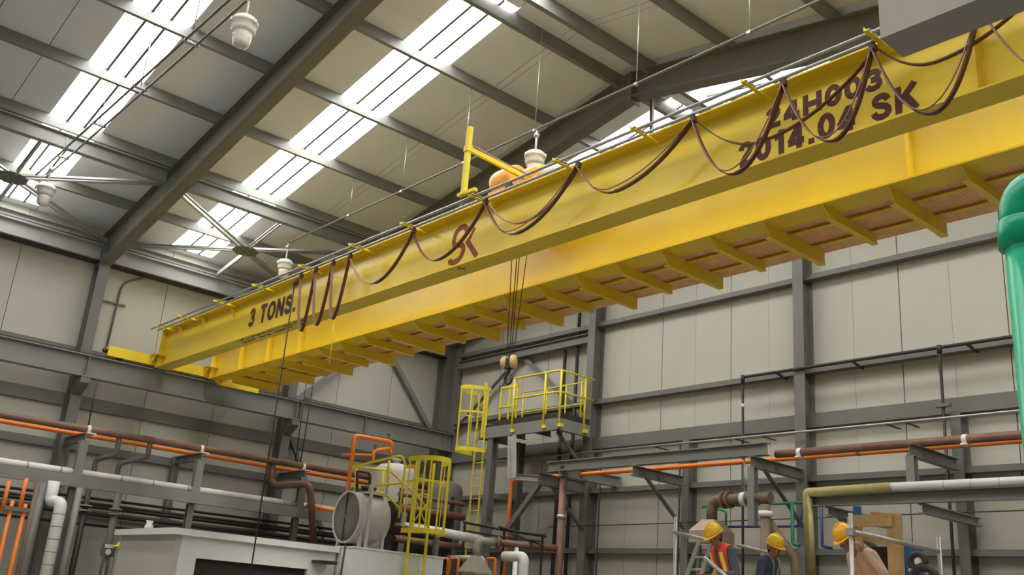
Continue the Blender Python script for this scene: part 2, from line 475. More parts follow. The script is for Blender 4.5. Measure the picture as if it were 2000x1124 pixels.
mk('rail', MB().box(1.125, 1.175, YB + 0.3, 16.9, 6.37, 6.42), M['black'], rr)
for y in RY + [16.7]:
    mk('bracket', MB().box(1.28, XR, y - 0.1, y + 0.1, 5.66, 5.87), M['steel'], rr)

# corner column and wall braces in the corner bay
e = empty('steel_column', (XL + 0.2, 16.72, 0), label='grey steel column in the far corner of the hall', cat='column')
mk('shaft', MB().ibeam((XL + 0.26, 16.74, 0), (XL + 0.26, 16.74, 9.1), 0.42, 0.30, up=(1, 0, 0)), M['steel'], e)
mk('corner_post', MB().box(XL + 0.02, XL + 0.75, 16.88, 16.96, 0, 9.1), M['steel'], e)
for a, b, lb in (((12.1, 6.45), (14.35, 8.64), 'rising from the column behind the walkway brackets'), ((16.42, 6.45), (14.50, 8.64), 'rising from the far corner column')):
    mk('wall_brace', MB().angle((XL + 0.2, a[0], a[1]), (XL + 0.2, b[0], b[1]), 0.13, 0.10, 0.012), M['steel_lit'], label='grey diagonal wall brace ' + lb, cat='brace', group='left wall braces')
for a, b, lb in (((12.0, 5.45), (13.35, 3.1), 'below the runway, behind the brown pipe'),):
    mk('wall_brace', MB().angle((XL + 0.22, a[0], a[1]), (XL + 0.22, b[0], b[1]), 0.14, 0.10, 0.012), M['steel'], label='dark diagonal wall brace ' + lb, cat='brace', group='left wall braces')

# conduit on the left wall beside the first column
e = empty('wall_conduit', (XL + 0.05, 7.13, 6.6), label='thin grey conduit bending up the left wall beside the column', cat='conduit')
mk('pipe', MB().tube(rnd([(XL + 0.04, 7.11, 6.58), (XL + 0.04, 7.16, 8.40), (XL + 0.05, 7.60, 8.62)], 0.4, 6), 0.022), M['steel'], e)
mk('clip_bar', MB().box(XL, XL + 0.05, 6.76, 7.34, 7.83, 7.87), M['steel'], e)

# ------------------------------------------------------------------ the bridge crane
YF, YR, Z0, Z1 = 8.0, 9.30, 6.38, 7.28      # near flange edges of the two girders, bottom and top
FW = 0.34
XA, XB = -22.1, 0.95
crane = empty('bridge_crane', (-10.6, 8.8, 6.42), label='yellow double-girder overhead bridge crane spanning the hall', cat='crane')

def girder(y0, marks):
    g = empty('girder', (-10.6, y0 + FW / 2, Z0), parent=crane)
    yc = y0 + FW / 2
    mk('web', MB().box(XA, XB, yc - 0.006, yc + 0.006, Z0 + 0.02, Z1 - 0.02), M['yellow'], g)
    mk('top_flange', MB().box(XA, XB, y0, y0 + FW, Z1 - 0.02, Z1), M['yellow'], g)
    mk('bottom_flange', MB().box(XA, XB, y0, y0 + FW, Z0, Z0 + 0.02), M['yellow'], g)
    for x in marks:
        mk('stiffener', MB().box(x - 0.006, x + 0.006, y0 + 0.03, yc, Z0 + 0.02, Z1 - 0.02), M['yellow'], g)
    return g
gf = girder(YF, (XA + 0.012, -3.28, -0.9))
for x in (-21.2, -20.0, -18.6):
    mk('knee_plate', MB().prism([(x, YF + 0.16, Z1 - 0.02), (x, YF + 0.02, Z1 - 0.02), (x, YF + 0.155, Z1 - 0.30)], (0.010, 0, 0)), M['yellow'], gf)
mk('top_rail', MB().box(XA + 0.3, XB - 0.1, YF + 0.145, YF + 0.195, Z1, Z1 + 0.04), M['steel'], gf)
gr = girder(YR, (XA + 0.012, -20.6, -19.3, -17.9, -4.62, -0.9))
mk('top_rail', MB().box(XA + 0.3, XB - 0.1, YR + 0.145, YR + 0.195, Z1, Z1 + 0.04), M['steel'], gr)

# end carriages that ride on the runway rails
for xc in (-22.3, 1.15):
    c = empty('end_carriage', (xc, 8.8, 6.42), parent=crane)
    mk('carriage_beam', MB().box(xc - 0.10, xc + 0.10, 6.95, 10.75, 6.45, 6.68), M['yellow'], c)
    for y in (7.25, 10.45):
        mk('wheel', MB().lathe([(0.0, -0.05), (0.09, -0.05), (0.11, -0.04), (0.095, -0.025), (0.095, 0.025), (0.11, 0.04), (0.09, 0.05), (0.0, 0.05)], (xc, y, 6.52), (1, 0, 0), 20), M['black'], c)
    for y in (YF, YR):
        mk('seat_plate', MB().box(xc - 0.2 if xc < -10 else xc - 0.3, xc + 0.36 if xc < -10 else xc + 0.2, y - 0.1, y + FW + 0.06, 6.665, 6.685), M['yellow'], c)
        mk('seat_gusset', MB().prism([(xc + 0.10, y - 0.06, 6.665), (xc + 0.34, y - 0.06, 6.665), (xc + 0.10, y - 0.06, 6.46)], (0, 0.012, 0)), M['yellow'], c)
    mk('buffer', MB().lathe([(0.05, 0), (0.05, 0.06), (0.03, 0.10)], (xc, 6.95, 6.56), (0, -1, 0), 14), M['black'], c)

# lettering on the front girder
yw = YF + FW / 2 - 0.007
def stroke_pts(mb, pts, wd, y, closed=False):
    pts = [V((a, 0, b)) for a, b in pts]
    n_ = len(pts)
    vs, fs = [], []
    for i, p in enumerate(pts):
        d = ((pts[(i + 1) % n_] - pts[i - 1]) if closed else (pts[min(i + 1, n_ - 1)] - pts[max(i - 1, 0)])).normalized()
        n = V((-d.z, 0, d.x)) * wd / 2
        for yy in (y, y - 0.003):
            for q in (p + n, p - n):
                vs.append((q.x, yy, q.z))
    for i in range(n_ if closed else n_ - 1):
        o, k = i * 4, ((i + 1) % n_) * 4
        fs += [(o + 2, o + 3, k + 3, k + 2), (o, k, k + 1, o + 1), (o, o + 2, k + 2, k), (o + 1, k + 1, k + 3, o + 3)]
    return mb.add(vs, fs)
def ell(cx, cy, rx, ry, n=28):
    return [(cx + rx * math.cos(2 * math.pi * i / n), cy + ry * math.sin(2 * math.pi * i / n)) for i in range(n)]
GLYPH = {  # width, strokes in a box one unit high (closed strokes marked)
    '0': (0.66, [(ell(0.33, 0.5, 0.225, 0.395), True)]),
    'O': (0.86, [(ell(0.43, 0.5, 0.315, 0.395), True)]),
    '1': (0.52, [([(0.34, 0), (0.34, 1)], False), ([(0.36, 0.90), (0.24, 0.78), (0.06, 0.70)], False)]),
    '2': (0.66, [([(0.12, 0.69), (0.14, 0.79), (0.22, 0.88), (0.33, 0.90), (0.45, 0.87), (0.52, 0.78), (0.52, 0.67), (0.45, 0.54), (0.30, 0.38), (0.14, 0.14)], False), ([(0.06, 0.10), (0.62, 0.10)], False)]),
    '3': (0.66, [([(0.11, 0.73), (0.17, 0.85), (0.31, 0.90), (0.45, 0.86), (0.51, 0.75), (0.47, 0.62), (0.37, 0.54), (0.24, 0.53)], False), ([(0.24, 0.53), (0.41, 0.50), (0.52, 0.41), (0.54, 0.28), (0.47, 0.15), (0.32, 0.10), (0.17, 0.14), (0.09, 0.27)], False)]),
    '4': (0.70, [([(0.46, 0), (0.46, 1)], False), ([(0.44, 0.93), (0.08, 0.30)], False), ([(0.02, 0.28), (0.66, 0.28)], False)]),
    'H': (0.78, [([(0.12, 0), (0.12, 1)], False), ([(0.66, 0), (0.66, 1)], False), ([(0.12, 0.5), (0.66, 0.5)], False)]),
    'S': (0.74, [([(0.60, 0.70), (0.55, 0.82), (0.45, 0.89), (0.34, 0.90), (0.22, 0.87), (0.14, 0.78), (0.15, 0.66), (0.24, 0.58), (0.37, 0.53), (0.51, 0.47), (0.60, 0.37), (0.61, 0.25), (0.53, 0.14), (0.38, 0.095), (0.23, 0.12), (0.13, 0.21), (0.09, 0.32)], False)]),
    'K': (0.80, [([(0.12, 0), (0.12, 1)], False), ([(0.70, 1.0), (0.14, 0.36)], False), ([(0.36, 0.62), (0.73, 0.0)], False)]),
    'T': (0.70, [([(0.35, 0), (0.35, 1)], False), ([(0.02, 0.90), (0.68, 0.90)], False)]),
    'N': (0.78, [([(0.12, 0), (0.12, 1)], False), ([(0.66, 0), (0.66, 1)], False), ([(0.12, 0.94), (0.66, 0.06)], False)]),
    '.': (0.32, [([(0.15, 0.0), (0.15, 0.21)], False)]),
    ' ': (0.36, []),
}
def text_obj(txt, x0, x1, z0, z1, mt, parent, wd=0.235):
    total = sum(GLYPH[c][0] for c in txt) + 0.10 * (len(txt) - 1)
    k, x = (x1 - x0) / total, x0
    hgt = z1 - z0
    for c in txt:
        w_, st = GLYPH[c]
        mb = MB()
        for i, (pts, cl_) in enumerate(st):
            stroke_pts(mb, [(x + a * k, z0 + b * hgt) for a, b in pts], wd * 0.5 * (k + hgt), yw - 0.0012 * i, cl_)
        if st:
            mk('letter', mb, mt, parent)
        x += (w_ + 0.10) * k
text_obj('3 TONS.', -17.86, -15.95, 6.66, 7.05, M['maroon'], gf)
text_obj('24H003', -5.62, -4.24, 6.86, 7.10, M['maroon'], gf)
text_obj('2014.04 SK', -5.98, -3.89, 6.51, 6.80, M['maroon'], gf)
# the S-with-a-leg emblem
def stroke(pts, wd, y):
    pts = [V((a, 0, b)) for a, b in pts]
    vs, fs = [], []
    for i, p in enumerate(pts):
        d = (pts[min(i + 1, len(pts) - 1)] - pts[max(i - 1, 0)]).normalized()
        n = V((-d.z, 0, d.x)) * wd / 2
        for yy in (y, y - 0.003):
            for q in (p + n, p - n):
                vs.append((q.x, yy, q.z))
    for i in range(len(pts) - 1):
        o = i * 4
        fs += [(o + 2, o + 3, o + 7, o + 6), (o, o + 4, o + 5, o + 1), (o, o + 2, o + 6, o + 4), (o + 1, o + 5, o + 7, o + 3)]
    return MB().add(vs, fs)
S_pts = [(-10.845, 6.99), (-10.855, 7.05), (-10.90, 7.085), (-10.98, 7.085), (-11.05, 7.05), (-11.085, 6.98), (-11.10, 6.90), (-11.075, 6.83), (-11.0, 6.81), (-10.93, 6.80), (-10.885, 6.755), (-10.88, 6.69), (-10.91, 6.61), (-10.97, 6.56), (-11.07, 6.545), (-11.135, 6.575), (-11.15, 6.62)]
S_pts = [(-11.06 + (a + 10.985) * 1.18, b) for a, b in S_pts]
em = mk('emblem', stroke(S_pts, 0.092, yw), M['redbrown'], gf)
mk('emblem_leg', stroke([(-10.70, 7.0), (-10.86, 6.79)], 0.062, yw), M['redbrown'], gf)
mk('emblem_leg', stroke([(-10.87, 6.84), (-10.60, 6.53)], 0.09, yw - 0.002), M['redbrown'], gf)
cm = MB().bar((-10.95, 8.10, Z0 - 0.001), (-10.80, 8.14, Z0 - 0.001), 0.018, 0.004).bar((-10.86, 8.03, Z0 - 0.001), (-10.89, 8.21, Z0 - 0.001), 0.018, 0.004)
mk('cross_mark', cm, M['maroon'], gf)
sm_ = MB()                                     # worn, illegible print under the flange
for row in (8.09, 8.19):
    x = -18.0
    while x < -15.45:
        l_ = random.uniform(0.03, 0.09)
        if random.random() > 0.15:
            sm_.bar((x, row - random.uniform(0.0, 0.03), Z0 - 0.001), (x + l_, row + random.uniform(-0.03, 0.03), Z0 - 0.001), random.uniform(0.02, 0.05), 0.004)
        x += l_ + random.uniform(0.01, 0.03)
mk('worn_print', sm_, M['maroon'], gf)['kind'] = 'stuff'

# walkway behind the rear girder
wk = empty('walkway', (-10.6, 10.1, 6.3), parent=crane)
XW0 = -21.6
nb = 28
for i in range(nb):
    x = -4.03 + 0.8085 * 4 - 0.8085 * i
    lng = (i % 2 == 1)
    y1 = 10.66 if lng else 10.52
    hgt = 0.17 if lng else 0.12
    mb = MB().prism([(x, YR + 0.02, Z0), (x, YR + 0.02, Z0 - 0.02), (x, YR + 0.16, Z0 - hgt), (x, y1, Z0 - hgt), (x, y1, Z0)], (-0.010, 0, 0))
    b = mk('bracket', mb, M['yellow'], wk)
    mk('bracket_flange', MB().box(x - 0.07, x + 0.012, YR + 0.16, y1, Z0 - hgt - 0.010, Z0 - hgt), M['yellow'], b)
    if lng:
        mk('post_socket', MB().box(x - 0.09, x - 0.075, y1 - 0.10, y1 + 0.012, Z0 - hgt, Z0 + 0.01), M['yellow'], b)
        mk('bolt_plate', MB().box(x - 0.09, x, y1, y1 + 0.012, Z0 - hgt, Z0 - hgt + 0.02), M['galv'], b)
for y in (9.92, 10.43):
    mk('stringer', MB().angle((XW0, y + 0.03, Z0 + 0.0), (0.6, y + 0.03, Z0 + 0.0), 0.05, 0.06, 0.008), M['yellow'], wk)
mk('edge_plate', MB().box(XW0, 0.6, YR + FW, YR + FW + 0.02, Z0 + 0.0, Z0 + 0.10), M['yellow'], wk)
x = 0.6
i = 0
while x - 2.42 > XW0 - 1:
    x2 = max(XW0, x - 2.4255)
    mk('floor_plate', MB().box(x2 + 0.006, x - 0.006, 9.70, 10.80, Z0 + 0.05, Z0 + 0.056), M['grate'], wk)
    mk('bounce_cover', MB().box(x2 + 0.006, x - 0.006, 9.68, 10.81, Z0 + 0.0565, Z0 + 0.062), M['steel'], wk)  # unseen grey sheet added to keep warm bounce off the roof
    k = x2 + 0.02
    rb = MB()
    while k < x - 0.02:
        rb.box(k, k + 0.012, 9.72, 10.78, Z0 + 0.046, Z0 + 0.05)
        k += 0.045
    o = mk('plate_ribs', rb, M['grate'], wk)
    o['kind'] = 'stuff'
    if x2 <= XW0:
        break
    x = x2
for xx in (-5.1, -7.5, -9.5, -11.6, -13.3):
    mk('tab', MB().box(xx, xx + 0.12, 9.66, 9.70, Z0 + 0.045, Z0 + 0.06), M['galv'], wk)

# festoon rails on brackets in front of the front girder
fr = empty('festoon_rail', (-10.6, 7.77, 7.2), parent=crane)
ZF = 7.20
for y in (7.70, 7.845):
    mk('rail_tube', MB().tube([(-21.9, y, ZF), (0.8, y, ZF)], 0.021, 10), M['galv'], fr)
for x in (-21.5, -20.2, -18.45, -16.78, -15.02, -13.35, -11.88, -10.2, -8.47, -7.14, -5.55, -4.12, -2.4, -0.7):
    mk('rail_bracket', MB().angle((x, 7.60, ZF - 0.028), (x, YF + 0.09, ZF - 0.028), 0.05, 0.05, 0.006), M['yellow2'], fr)
    mk('rail_clamp', MB().box(x - 0.03, x + 0.03, 7.66, 7.88, ZF + 0.02, ZF + 0.032), M['galv'], fr)
for x in (-12.9, -12.75):
    mk('rail_sleeve', MB().tube([(x, 7.70 if x < -12.8 else 7.845, ZF), (x + 0.25, 7.70 if x < -12.8 else 7.845, ZF)], 0.027, 10), M['galv'], fr)

# ------------------------------------------------------------------ trolley with tow arm, ropes, hook block
tr = empty('hoist_trolley', (-10.6, 8.8, Z1 + 0.04), label='orange hoist trolley on top of the crane girders with a hanging hook', cat='hoist')
for y in (YF + 0.17, YR + 0.17):
    for x in (-11.05, -9.95):
        mk('wheel', MB().lathe([(0.0, -0.04), (0.10, -0.04), (0.08, -0.02), (0.08, 0.02), (0.10, 0.04), (0.0, 0.04)], (x, y, Z1 + 0.125), (0, 1, 0), 18), M['black'], tr)
    mk('side_frame', MB().box(-11.15, -9.85, y - 0.05, y + 0.05, Z1 + 0.05, Z1 + 0.11), M['hoist'], tr)
for x in (-11.0, -10.0):
    mk('cross_frame', MB().box(x - 0.07, x + 0.07, YF + 0.22, YR + 0.12, Z1 + 0.05, Z1 + 0.20), M['hoist'], tr)
mk('drum_casing', MB().lathe([(0.06, 0.0), (0.15, 0.025), (0.20, 0.08), (0.22, 0.16), (0.22, 0.50), (0.205, 0.56), (0.17, 0.58)], (-11.10, 8.80, Z1 + 0.72), (1, 0, 0), 28), M['hoist'], tr)
mk('gearbox', MB().lathe([(0.12, 0.0), (0.19, 0.02), (0.20, 0.10), (0.20, 0.34), (0.16, 0.40), (0.08, 0.42)], (-10.40, 8.85, Z1 + 0.62), (1, 0, 0), 24), M['hoist'], tr)
mk('motor', MB().lathe([(0.09, 0.0), (0.13, 0.02), (0.13, 0.32), (0.10, 0.36)], (-9.97, 8.85, Z1 + 0.58), (1, 0, 0), 20), M['lampw'], tr)
mk('saddle', MB().box(-11.05, -10.0, 8.62, 9.0, Z1 + 0.20, Z1 + 0.54), M['hoist'], tr)
ta = empty('tow_arm', (-10.25, 8.1, 7.3), parent=tr)
mk('upright', MB().bar((-10.30, 7.60, 7.22), (-10.30, 7.60, 8.30), 0.07, 0.07, (0, 1, 0)), M['yellow2'], ta)
mk('collar', MB().bar((-10.30, 7.60, 7.90), (-10.30, 7.60, 8.0), 0.095, 0.095, (0, 1, 0)), M['yellow2'], ta)
mk('arm', MB().bar((-10.30, 7.63, 7.95), (-10.20, 8.72, 7.84), 0.05, 0.07), M['yellow2'], ta)
mk('arm_cable', MB().tube([(-10.30, 7.63, 8.02), (-10.28, 7.9, 7.99), (-10.25, 8.3, 7.94), (-10.20, 8.72, 7.90)], 0.022, 8), M['cable2'], ta)
mk('foot', MB().bar((-10.42, 7.60, 7.24), (-10.05, 7.62, 7.24), 0.06, 0.05), M['yellow2'], ta)
HB = V((-10.42, 8.80, 5.10))
for x, dx in ((-10.58, -0.07), (-10.42, -0.02), (-10.35, 0.02), (-10.10, 0.07)):
    mk('hoist_rope', MB().tube([(x, 8.78, Z1 + 0.5), (HB.x + dx, 8.8, HB.z)], 0.0075, 6), M['rope'], tr)
hb = empty('hook_block', HB, parent=tr)
vdir = V((-0.35, 0.94, 0))
for k in (-1, 1):
    mk('sheave_cover', MB().lathe([(0.02, -0.045), (0.085, -0.04), (0.10, -0.02), (0.10, 0.02), (0.085, 0.04), (0.02, 0.045)], HB + V((k * 0.085, 0, -0.06)), (0.9, 0.25 * k + 0.4, 0), 22), mat('sheave_cream_%d' % (k + 1), (0.62, 0.44, 0.16), 0.4), hb)
mk('block_body', MB().box(HB.x - 0.05, HB.x + 0.05, 8.75, 8.85, HB.z - 0.16, HB.z + 0.0), M['black'], hb)
hk = [(0, 0, -0.14), (0, 0, -0.20), (-0.045, 0, -0.24), (-0.075, 0, -0.30), (-0.06, 0, -0.36), (0, 0, -0.385), (0.06, 0, -0.36), (0.08, 0, -0.30), (0.065, 0, -0.255)]
mb = MB()
mb.tube([HB + V(p) for p in hk], 0.026, 10, r2=0.014)
mk('hook', mb, M['black'], hb)

# ------------------------------------------------------------------ festoon cable loops
fc = empty('festoon_cable', (-9, 7.845, 6.1), label='brown flat festoon cable hanging in loops along the crane girder', cat='cable')
def loop(xa, xm, zm, xb, yy, r=0.013, mt='cable', za=ZF - 0.09, zb=ZF - 0.09, pw=2.0):
    pts = []
    N = 12
    for i in range(N + 1):
        t = i / N
        x = xm + (xa - xm) * (1 - t)
        pts.append(V((x, yy, zm + (za - zm) * (1 - t) ** pw)))
    for i in range(1, N + 1):
        t = i / N
        pts.append(V((xm + (xb - xm) * t, yy, zm + (zb - zm) * t ** pw)))
    return pts
def ribbon(pts, wd, th):
    mb = MB()
    vs, fs = [], []
    for i, p in enumerate(pts):
        d = (pts[min(i + 1, len(pts) - 1)] - pts[max(i - 1, 0)]).normalized()
        n = V((-d.z, 0, d.x)) * th / 2
        for q in (p + n + V((0, -wd / 2, 0)), p + n + V((0, wd / 2, 0)), p - n + V((0, wd / 2, 0)), p - n + V((0, -wd / 2, 0))):
            vs.append(q)
    for i in range(len(pts) - 1):
        o = i * 4
        fs += [(o + j, o + (j + 1) % 4, o + 4 + (j + 1) % 4, o + 4 + j) for j in range(4)]
    fs += [(0, 3, 2, 1), tuple(len(vs) - 4 + j for j in range(4))]
    return mb.add(vs, fs)
H = [-15.30, -14.78, -14.20, -13.66, -11.83, -10.08, -8.23, -6.37, -5.17, -4.16, -3.12, -1.9]
segs = [(0, 1, -14.98, 6.03), (1, 2, -14.47, 6.05), (2, 3, -13.95, 6.07), (3, 4, -12.75, 6.46), (4, 5, -11.10, 6.48), (5, 6, -9.34, 6.46), (6, 7, -7.55, 6.56), (7, 8, -5.78, 6.26), (8, 9, -4.60, 6.26), (9, 10, -3.60, 6.20), (10, 11, -2.5, 6.2)]
for a, b, xm, zm in segs:
    lp_ = loop(H[a], xm, zm, H[b], 7.835)
    mk('cable_strand', ribbon(lp_[:13], 0.05, 0.011), M['cable2' if b < 5 else 'cable'], fc)
    mk('cable_strand', ribbon(lp_[12:], 0.055, 0.020), M['cable'], fc)
    if b > 5:
        mk('thin_cable_loop', MB().tube(loop(H[a], xm - 0.06, zm + 0.05, H[b], 7.80), 0.008, 6), M['cable2'], fc)
for xa, xm, zm, xb in ((-6.34, -5.45, 6.56, -4.16), (-4.12, -3.55, 6.74, -2.6), (-10.06, -9.25, 6.62, -8.25)):
    mk('slack_cable', ribbon(loop(xa, xm, zm, xb, 7.88), 0.045, 0.014), M['cable' if xm > -9 else 'cable2'], fc)
for x in H:
    mk('cable_trolley', MB().box(x - 0.032, x + 0.032, 7.815, 7.875, ZF - 0.11, ZF - 0.045), M['cable'], fc)
    mk('trolley_wheel', MB().lathe([(0.0, -0.02), (0.022, -0.02), (0.022, 0.02), (0.0, 0.02)], (x, 7.845, ZF - 0.035), (0, 1, 0), 12), M['black'], fc)
mk('cable_bundle', MB().ball((-15.45, 7.84, ZF - 0.16), 0.10, sc=(1.2, 0.5, 0.7)), M['cable'], fc)
pd = empty('pendant_control', (-15.5, 7.84, 1.0), label='dark pendant control cable hanging straight down below the 3 TONS lettering', cat='pendant')
mk('pendant_cable', MB().tube([(-15.50, 7.84, ZF - 0.15), (-15.49, 7.84, 4.0), (-15.48, 7.84, 1.35)], 0.013, 8), M['black'], pd)
mk('pendant_box', MB().box(-15.54, -15.42, 7.79, 7.89, 0.95, 1.35), M['yellow'], pd)
for z in (1.05, 1.15, 1.25):
    mk('button', MB().lathe([(0.02, 0), (0.02, 0.02)], (-15.48, 7.79, z), (0, -1, 0), 10), M['black'], pd)
mk('hanging_strap', MB().tube([(-13.90, 7.85, 6.05), (-13.88, 7.86, 5.30)], 0.010, 6), M['yellow'], label='thin yellow strap hanging below the cable loops', cat='strap')

# ------------------------------------------------------------------ high-bay lamps, conduits, hanger rods
def conduit_run(y, z, x0, x1, hang, lb, double=False):
    e = empty('roof_conduit', ((x0 + x1) / 2, y, z), label=lb, cat='conduit')
    for k in ((-0.09, 0.09) if double else (0,)):
        mk('pipe', MB().tube([(x0, y + k, z), (x1, y + k, z)], 0.020, 8), M['steel'], e)
    for x in hang:
        mk('hanger_rod', MB().tube([(x, y, z), (x, y, zroof(x) - 0.1)], 0.009, 6), M['galv'], e)
        mk('rod_clip', MB().box(x - 0.03, x + 0.03, y - 0.12 if double else y - 0.03, y + 0.12 if double else y + 0.03, z - 0.03, z + 0.012), M['galv'], e)
    return e
conduit_run(9.70, 9.45, -19.9, -2.5, (-17.18, -15.23, -13.23, -11.3, -9.0, -6.93, -4.98), 'grey lamp conduit on thin rods above the crane')
conduit_run(4.38, 9.45, -20.6, -6.0, (-17.18, -15.23, -13.23, -11.46, -19.2), 'double grey lamp conduit across the left daylit strip', True)
def lamp(x, y, lb, z=9.42):
    e = empty('highbay_lamp', (x, y, z - 0.86), label=lb, cat='lamp', group='high-bay lamps')
    mk('stem', MB().tube([(x, y, z), (x, y, z - 0.42)], 0.018, 8), M['lampw'], e)
    mk('swivel', MB().lathe([(0.02, 0), (0.045, 0.02), (0.045, 0.08), (0.02, 0.10)], (x, y, z - 0.14), n=14), M['galv'], e)
    h = mk('housing', MB().lathe([(0.05, 0.0), (0.13, -0.01), (0.155, -0.03), (0.165, -0.07), (0.185, -0.08), (0.185, -0.11), (0.165, -0.12), (0.165, -0.20), (0.15, -0.24), (0.13, -0.25)], (x, y, z - 0.40), n=24), M['lampw'], e)
    for k in range(3):
        a = 2.1 * k + 0.4
        mk('lug', MB().box(x + 0.18 * math.cos(a) - 0.02, x + 0.18 * math.cos(a) + 0.02, y + 0.18 * math.sin(a) - 0.02, y + 0.18 * math.sin(a) + 0.02, z - 0.52, z - 0.47), M['lampw'], h)
    mk('lens', MB().lathe([(0.13, 0.0), (0.125, -0.06), (0.115, -0.14), (0.10, -0.19), (0.07, -0.205)], (x, y, z - 0.65), n=24), M['lens'], e)
lamp(-11.32, 4.40, 'white high-bay lamp hanging at the upper left under the roof')
lamp(-19.80, 4.36, 'white high-bay lamp in the glare at the far left')
lamp(-11.24, 9.70, 'white high-bay lamp above the orange hoist')
lamp(-19.80, 9.70, 'white high-bay lamp half hidden behind the festoon rails')
mk('hanging_bar', MB().bar((-11.0, 12.3, 11.3), (-10.98, 12.3, 10.25), 0.06, 0.06, (0, 1, 0)), M['steel'], label='short dark steel bar hanging below the ridge', cat='bar')
for dy in (0.0, 0.15):
    mk('drop_cable', MB().tube([(-21.95, 11.85 + dy * 1.3, 6.95), (-21.95, 11.85 + dy, 4.75)], 0.014, 6), M['black'], label='thin black cable in front of the runway below the walkway, ' + ('left' if dy == 0 else 'right') + ' of two', cat='cable', group='paired drop cables')
mk('drop_cable', MB().tube([(-22.05, 6.79, 5.86), (-22.02, 6.81, 4.72)], 0.016, 6), M['black'], label='short black cable dropping from the runway to the left pipe rack', cat='cable')

# ------------------------------------------------------------------ pale grey duct and green pipe near the camera
d = empty('air_duct', (-1.0, 6.17, 5.88), label='pale grey rectangular sheet-metal duct at the top right corner', cat='duct')
mk('duct_section', MB().box(-3.12, -0.92, 6.0, 6.34, 5.88, 6.62), M['duct'], d)
mk('duct_section', MB().box(-0.90, 0.95, 6.0, 6.34, 5.88, 6.62), M['duct'], d)
mk('joint_flange', MB().box(-0.925, -0.895, 5.97, 6.37, 5.85, 6.65), M['galv'], d)
for x in (-2.8, 0.6):
    mk('hanger_rod', MB().tube([(x, 6.17, 6.62), (x, 6.17, zroof(x) - 0.05)], 0.01, 6), M['galv'], d)
g = empty('green_pipe', (-1.62, 4.35, 0), label='thick glossy emerald green pipe with an elbow at the right edge', cat='pipe')
gx, gy = -1.615, 4.35
mk('riser', MB().tube([(gx, gy, 0.0), (gx, gy, 3.44)], 0.098, 28), M['green'], g)
mk('elbow', MB().tube(rnd([(gx, gy, 3.40), (gx, gy, 3.60), (gx + 0.30, gy + 0.10, 3.60)], 0.17, 8), 0.108, 28), M['green'], g)
mk('socket', MB().lathe([(0.10, 0.0), (0.122, 0.006), (0.122, 0.125), (0.112, 0.135)], (gx, gy, 3.33), n=32), M['green'], g)
mk('socket', MB().lathe([(0.112, 0.0), (0.122, 0.006), (0.122, 0.13), (0.10, 0.14)], (gx + 0.17, gy + 0.057, 3.60), (0.30, 0.10, 0), n=32), M['green'], g)
mk('branch', MB().tube([(gx + 0.29, gy + 0.097, 3.60), (gx + 1.9, gy + 0.63, 3.60)], 0.098, 28), M['green'], g)
mk('floor_flange', MB().lathe([(0.17, 0), (0.17, 0.03), (0.11, 0.035)], (gx, gy, 0.0), n=28), M['green'], g)

# ------------------------------------------------------------------ end wall steel
def wcol(x, ztop, lb, cat='column', h=0.36, b=0.24):
    e = empty('steel_column', (x, 16.76, 0), label=lb, cat=cat, group='end wall columns')
    mk('shaft', MB().ibeam((x, 16.995 - h / 2, 0), (x, 16.995 - h / 2, ztop), h, b, 0.02, 0.012, up=(0, 1, 0)), M['steel'], e)
    mk('base_plate', MB().box(x - 0.18, x + 0.18, 16.6, 16.99, 0, 0.03), M['steel'], e)
    return e
wcol(-16.62, zroof(-16.62) - 0.62, 'grey H-section column on the end wall beside the railed platform')
wcol(-10.72, zroof(-10.72) - 0.62, 'grey H-section column standing clear in the right half of the end wall')
wcol(-4.85, zroof(-4.85) - 0.62, 'grey H-section column at the right end of the end wall')
wcol(-13.62, 5.55, 'short grey column under the deep beam between the two tall columns', h=0.30, b=0.18)
wcol(-7.68, 5.55, 'short grey column under the deep beam at the right of the end wall', h=0.30, b=0.18)

def girt_end(z0, z1, lb, b=0.20, y=None):
    if b == 0.20:
        z0 = z1 - 0.11
    y = y or 16.995 - b
    cuts = [XL + 0.75, -16.62, -10.72, -4.85, XR - 0.02]
    for i in range(4):
        a, c = cuts[i] + 0.015, cuts[i + 1] - 0.015
        mk('wall_girt', MB().chan((a, y, (z0 + z1) / 2), (c, y, (z0 + z1) / 2), z1 - z0, b, 0.01, flip=-1), M['steel'], label='grey end wall girt ' + lb + [' in the corner bay', ' left of the clear column', ' right of the clear column', ' at the far right'][i], cat='girt', group='end wall girts')
girt_end(8.55, 8.73, 'at the level of the crane girders')
girt_end(6.60, 6.75, 'under the black pipe')
girt_end(5.55, 5.83, 'forming the deep beam', b=0.14)
girt_end(4.48, 4.60, 'behind the brown and orange pipes')
girt_end(2.98, 3.22, 'behind the workers')
mk('wall_beam', MB().ibeam((XL + 0.8, 16.8, 8.36), (-16.78, 16.8, 8.36), 0.24, 0.16), M['steel'], label='grey beam on the end wall in the dark corner above the platform', cat='beam')
for a, b, lb in (((-22.1, 6.45), (-19.55, 8.22), 'rising from the far corner'), ((-17.0, 6.35), (-19.45, 8.22), 'rising from the column beside the platform')):
    mk('wall_brace', MB().angle((a[0], 16.85, a[1]), (b[0], 16.85, b[1]), 0.12, 0.09, 0.012), M['steel'], label='dark diagonal brace behind the platform ' + lb, cat='brace', group='end wall braces')

